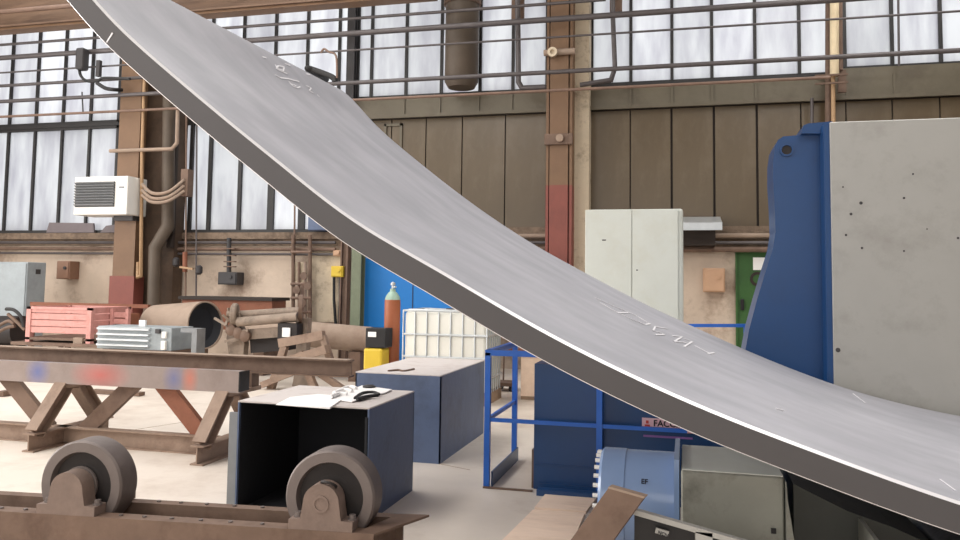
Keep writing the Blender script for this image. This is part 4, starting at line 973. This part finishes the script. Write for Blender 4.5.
# pale things between railing posts: crate and trolley
t = thing('wooden_crate', 'low pale wooden crate seen through the blue railing', 'crate', onZ(527, 396))
q0, q1 = onZ(520, 392), onZ(533, 392); Yq = 11.2
x0, x1 = X(521, 370, Yq), X(560, 370, Yq)
bx('crate_body', 'wood', t, x0, x1, Yq, Yq+.8, .05, .62)
bx('runner', 'pallet', t, x0, x1, Yq, Yq+.8, 0, .05)
bx('crate_lid', 'redrust', t, x0-.25, x1, Yq-.05, Yq+.85, .62, .70)
t = thing('hand_trolley', 'small dark trolley on the floor beyond the blue railing', 'trolley', onZ(506, 392))
q = onZ(506, 391)
bx('deck', 'rust', t, q.x-.16, q.x+.12, q.y-.1, q.y+.3, .08, .13)
for sx in (-.12, .08):
    for sy in (-.05, .25): obj('wheel', cyl(B(), (q.x+sx-.02, q.y+sy, .042), (q.x+sx+.02, q.y+sy, .042), .042, 14), 'black', t, smooth=40)
obj('handle', tube(B(), [(q.x-.1, q.y+.25, .13), (q.x-.1, q.y+.28, .62), (q.x+.06, q.y+.28, .62), (q.x+.06, q.y+.25, .13)], .014, 8), 'rust', t, smooth=40)

obj('steel_offcut', bar(B(), onZ(93, 391, .03), onZ(142, 394, .03), .12, .05), 'rust', None, label='thin rusty steel offcut on the floor behind the trestle', cat='offcut')
obj('steel_offcut', bar(B(), onZ(0, 394, .04), onZ(18, 391, .04), .10, .07), 'rust', None, label='short rusty offcut on the floor at the left edge', cat='offcut')
for k, (a, b) in enumerate((((505, 560), (566, 470)), ((430, 462), (470, 470)), ((120, 432), (210, 418)))):
    p, q = onZ(*a), onZ(*b)
    obj('floor_joint', bar(B(), p+Vector((0, 0, .0005)), q+Vector((0, 0, .0005)), .010, .002), 'pallet', bpy.data.objects['floor'])
# ============================================================ THE PLATE
YN, YFAR, TH = 3.4, 7.48, .118
near = [onY(a, b, YN) for a, b in [(45, -66), (70, -30), (95, 0), (125, 32), (180, 80), (240, 130), (265, 150), (350, 217), (440, 270), (560, 339), (690, 401), (828, 455), (960, 502)]]
far = [onY(a, b, YFAR) for a, b in [(343, 91), (352, 98), (380, 129), (430, 171), (480, 209), (530, 242), (580, 270), (635, 299), (690, 325), (760, 356), (830, 383), (895, 402), (960, 416)]]
near += [Vector((1.5, YN, .69)), Vector((2.1, YN, .60)), Vector((2.7, YN, .56))]
far += [Vector((2.7, YFAR, .50))]
def resample(P, n):
    P = smoothpts(P, 10); L = [0]
    for a, b in zip(P[:-1], P[1:]): L.append(L[-1]+(b-a).length)
    out = []; j = 0
    for i in range(n):
        s = L[-1]*i/(n-1)
        while j < len(L)-2 and L[j+1] < s: j += 1
        f = (s-L[j])/max(1e-9, L[j+1]-L[j]); out.append(P[j].lerp(P[j+1], f))
    for _ in range(3): out = [out[0]]+[(out[i-1]+2*out[i]+out[i+1])/4 for i in range(1, n-1)]+[out[-1]]
    return out
NS, NT = 90, 14
nc, fc = resample(near, NS), resample(far, NS)
CH = .0115
rings = []
for i in range(NS):
    i0, i1 = max(0, i-1), min(NS-1, i+1)
    def pt(t): return nc[i].lerp(fc[i], t)
    def nrm(t):
        tg = (nc[i1].lerp(fc[i1], t)-nc[i0].lerp(fc[i0], t)); ac = fc[i]-nc[i]
        n_ = tg.cross(ac).normalized(); return n_ if n_.z > 0 else -n_
    wv = (fc[i]-nc[i]).normalized(); ln = (fc[i]-nc[i]).length
    top = [pt(t)+wv*(CH if k == 0 else (-CH if k == NT else 0)) for k, t in enumerate([j/NT for j in range(NT+1)])]
    n0, n1 = nrm(0), nrm(1)
    ring = top + [fc[i]-n1*CH, fc[i]-n1*(TH-CH), fc[i]-n1*TH-wv*CH] + [pt(j/NT)-nrm(j/NT)*TH for j in range(NT-1, 0, -1)] + [nc[i]-n0*TH+wv*.004, nc[i]-n0*(TH-.004), nc[i]-n0*CH]
    rings.append(ring)
bm = B(); loft(bm, rings)
bmesh.ops.recalc_face_normals(bm, faces=bm.faces[:])
NR = len(rings[0]); bm.verts.ensure_lookup_table()
idx = {v: v.index % NR for v in bm.verts}
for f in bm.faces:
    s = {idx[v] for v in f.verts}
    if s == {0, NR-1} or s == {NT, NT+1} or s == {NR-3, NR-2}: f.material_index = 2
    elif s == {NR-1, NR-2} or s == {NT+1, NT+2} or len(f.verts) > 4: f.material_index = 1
plate = obj('curved_plate', bm, ['plate', 'plateside_shade', 'plateedge_glint'], smooth=30, org=(0, 5.4, .5),
            label='huge thick curved grey steel plate rising from lower right to upper left', cat='steel plate')
# chalk marks on the plate surface
me = plate.data
bv = BVHTree.FromPolygons([v.co+plate.location for v in me.vertices], [tuple(p.vertices) for p in me.polygons])
EYE = Vector((0, 0, H))
def hit(px, py):
    loc, nn, _, _ = bv.ray_cast(EYE, ray(px, py).normalized())
    return (loc, nn) if loc is not None else (None, None)
def chalk(strokes, wpx=1.6):
    bm = B(); ok = False
    for st_ in strokes:
        P = [hit(a, b) for a, b in st_]
        if any(p[0] is None for p in P): continue
        ok = True
        dense = []
        for (p, n0), (q, n1) in zip(P[:-1], P[1:]):
            for k in range(4): dense.append((p.lerp(q, k/4), n0))
        dense.append(P[-1])
        va = []
        for i, (p, n_) in enumerate(dense):
            tdir = (dense[min(i+1, len(dense)-1)][0]-dense[max(i-1, 0)][0]).normalized(); s = tdir.cross(n_).normalized()*wpx
            va.append((bm.verts.new(p+n_*.0015+s), bm.verts.new(p+n_*.0015-s), bm.verts.new(p+n_*.0045-s), bm.verts.new(p+n_*.0045+s)))
        for a, b in zip(va[:-1], va[1:]):
            for k in range(4): bm.faces.new((a[k], a[(k+1) % 4], b[(k+1) % 4], b[k]))
        bm.faces.new(va[0]); bm.faces.new(va[-1])
    return obj('chalk_mark', bm, 'chalk', plate) if ok else None
W1 = .007
chalk([[(275, 65), (278, 69), (283, 71), (284, 67), (278, 66), (276, 69), (282, 72), (287, 74)], [(285, 64), (290, 66)], [(275, 75), (280, 78), (288, 79), (299, 82)]], W1)
chalk([[(289, 82), (292, 86), (297, 88), (300, 87)], [(290, 84), (296, 86)]], W1*.8)
chalk([[(306, 86), (311, 88), (309, 91), (313, 93)], [(317, 95), (319, 97)]], W1*.8)
chalk([[(306, 74), (310, 75)], [(262, 57), (266, 58)]], W1)
chalk([[(595, 298), (606, 303), (620, 309), (636, 316), (649, 324)], [(600, 303), (612, 310), (630, 319), (645, 325), (650, 324)], [(617, 313), (628, 313)]], W1)
chalk([[(667, 329), (655, 327), (653, 331), (660, 333), (664, 335), (655, 335)]], W1*.9)
chalk([[(672, 336), (682, 337), (674, 342), (686, 343)], [(684, 339), (692, 342), (684, 347)]], W1*.9)
chalk([[(695, 346), (704, 351), (712, 355)], [(708, 354), (714, 353)]], W1)
chalk([[(853, 394), (865, 403)]], W1*.7)
chalk([[(940, 480), (955, 491)]], W1*.5)
chalk([[(776, 409), (783, 411)]], W1*.6)
for a, b in (((89, 26), (97, 16)), ((106, 44), (113, 33))):
    chalk([[a, b]], .004)
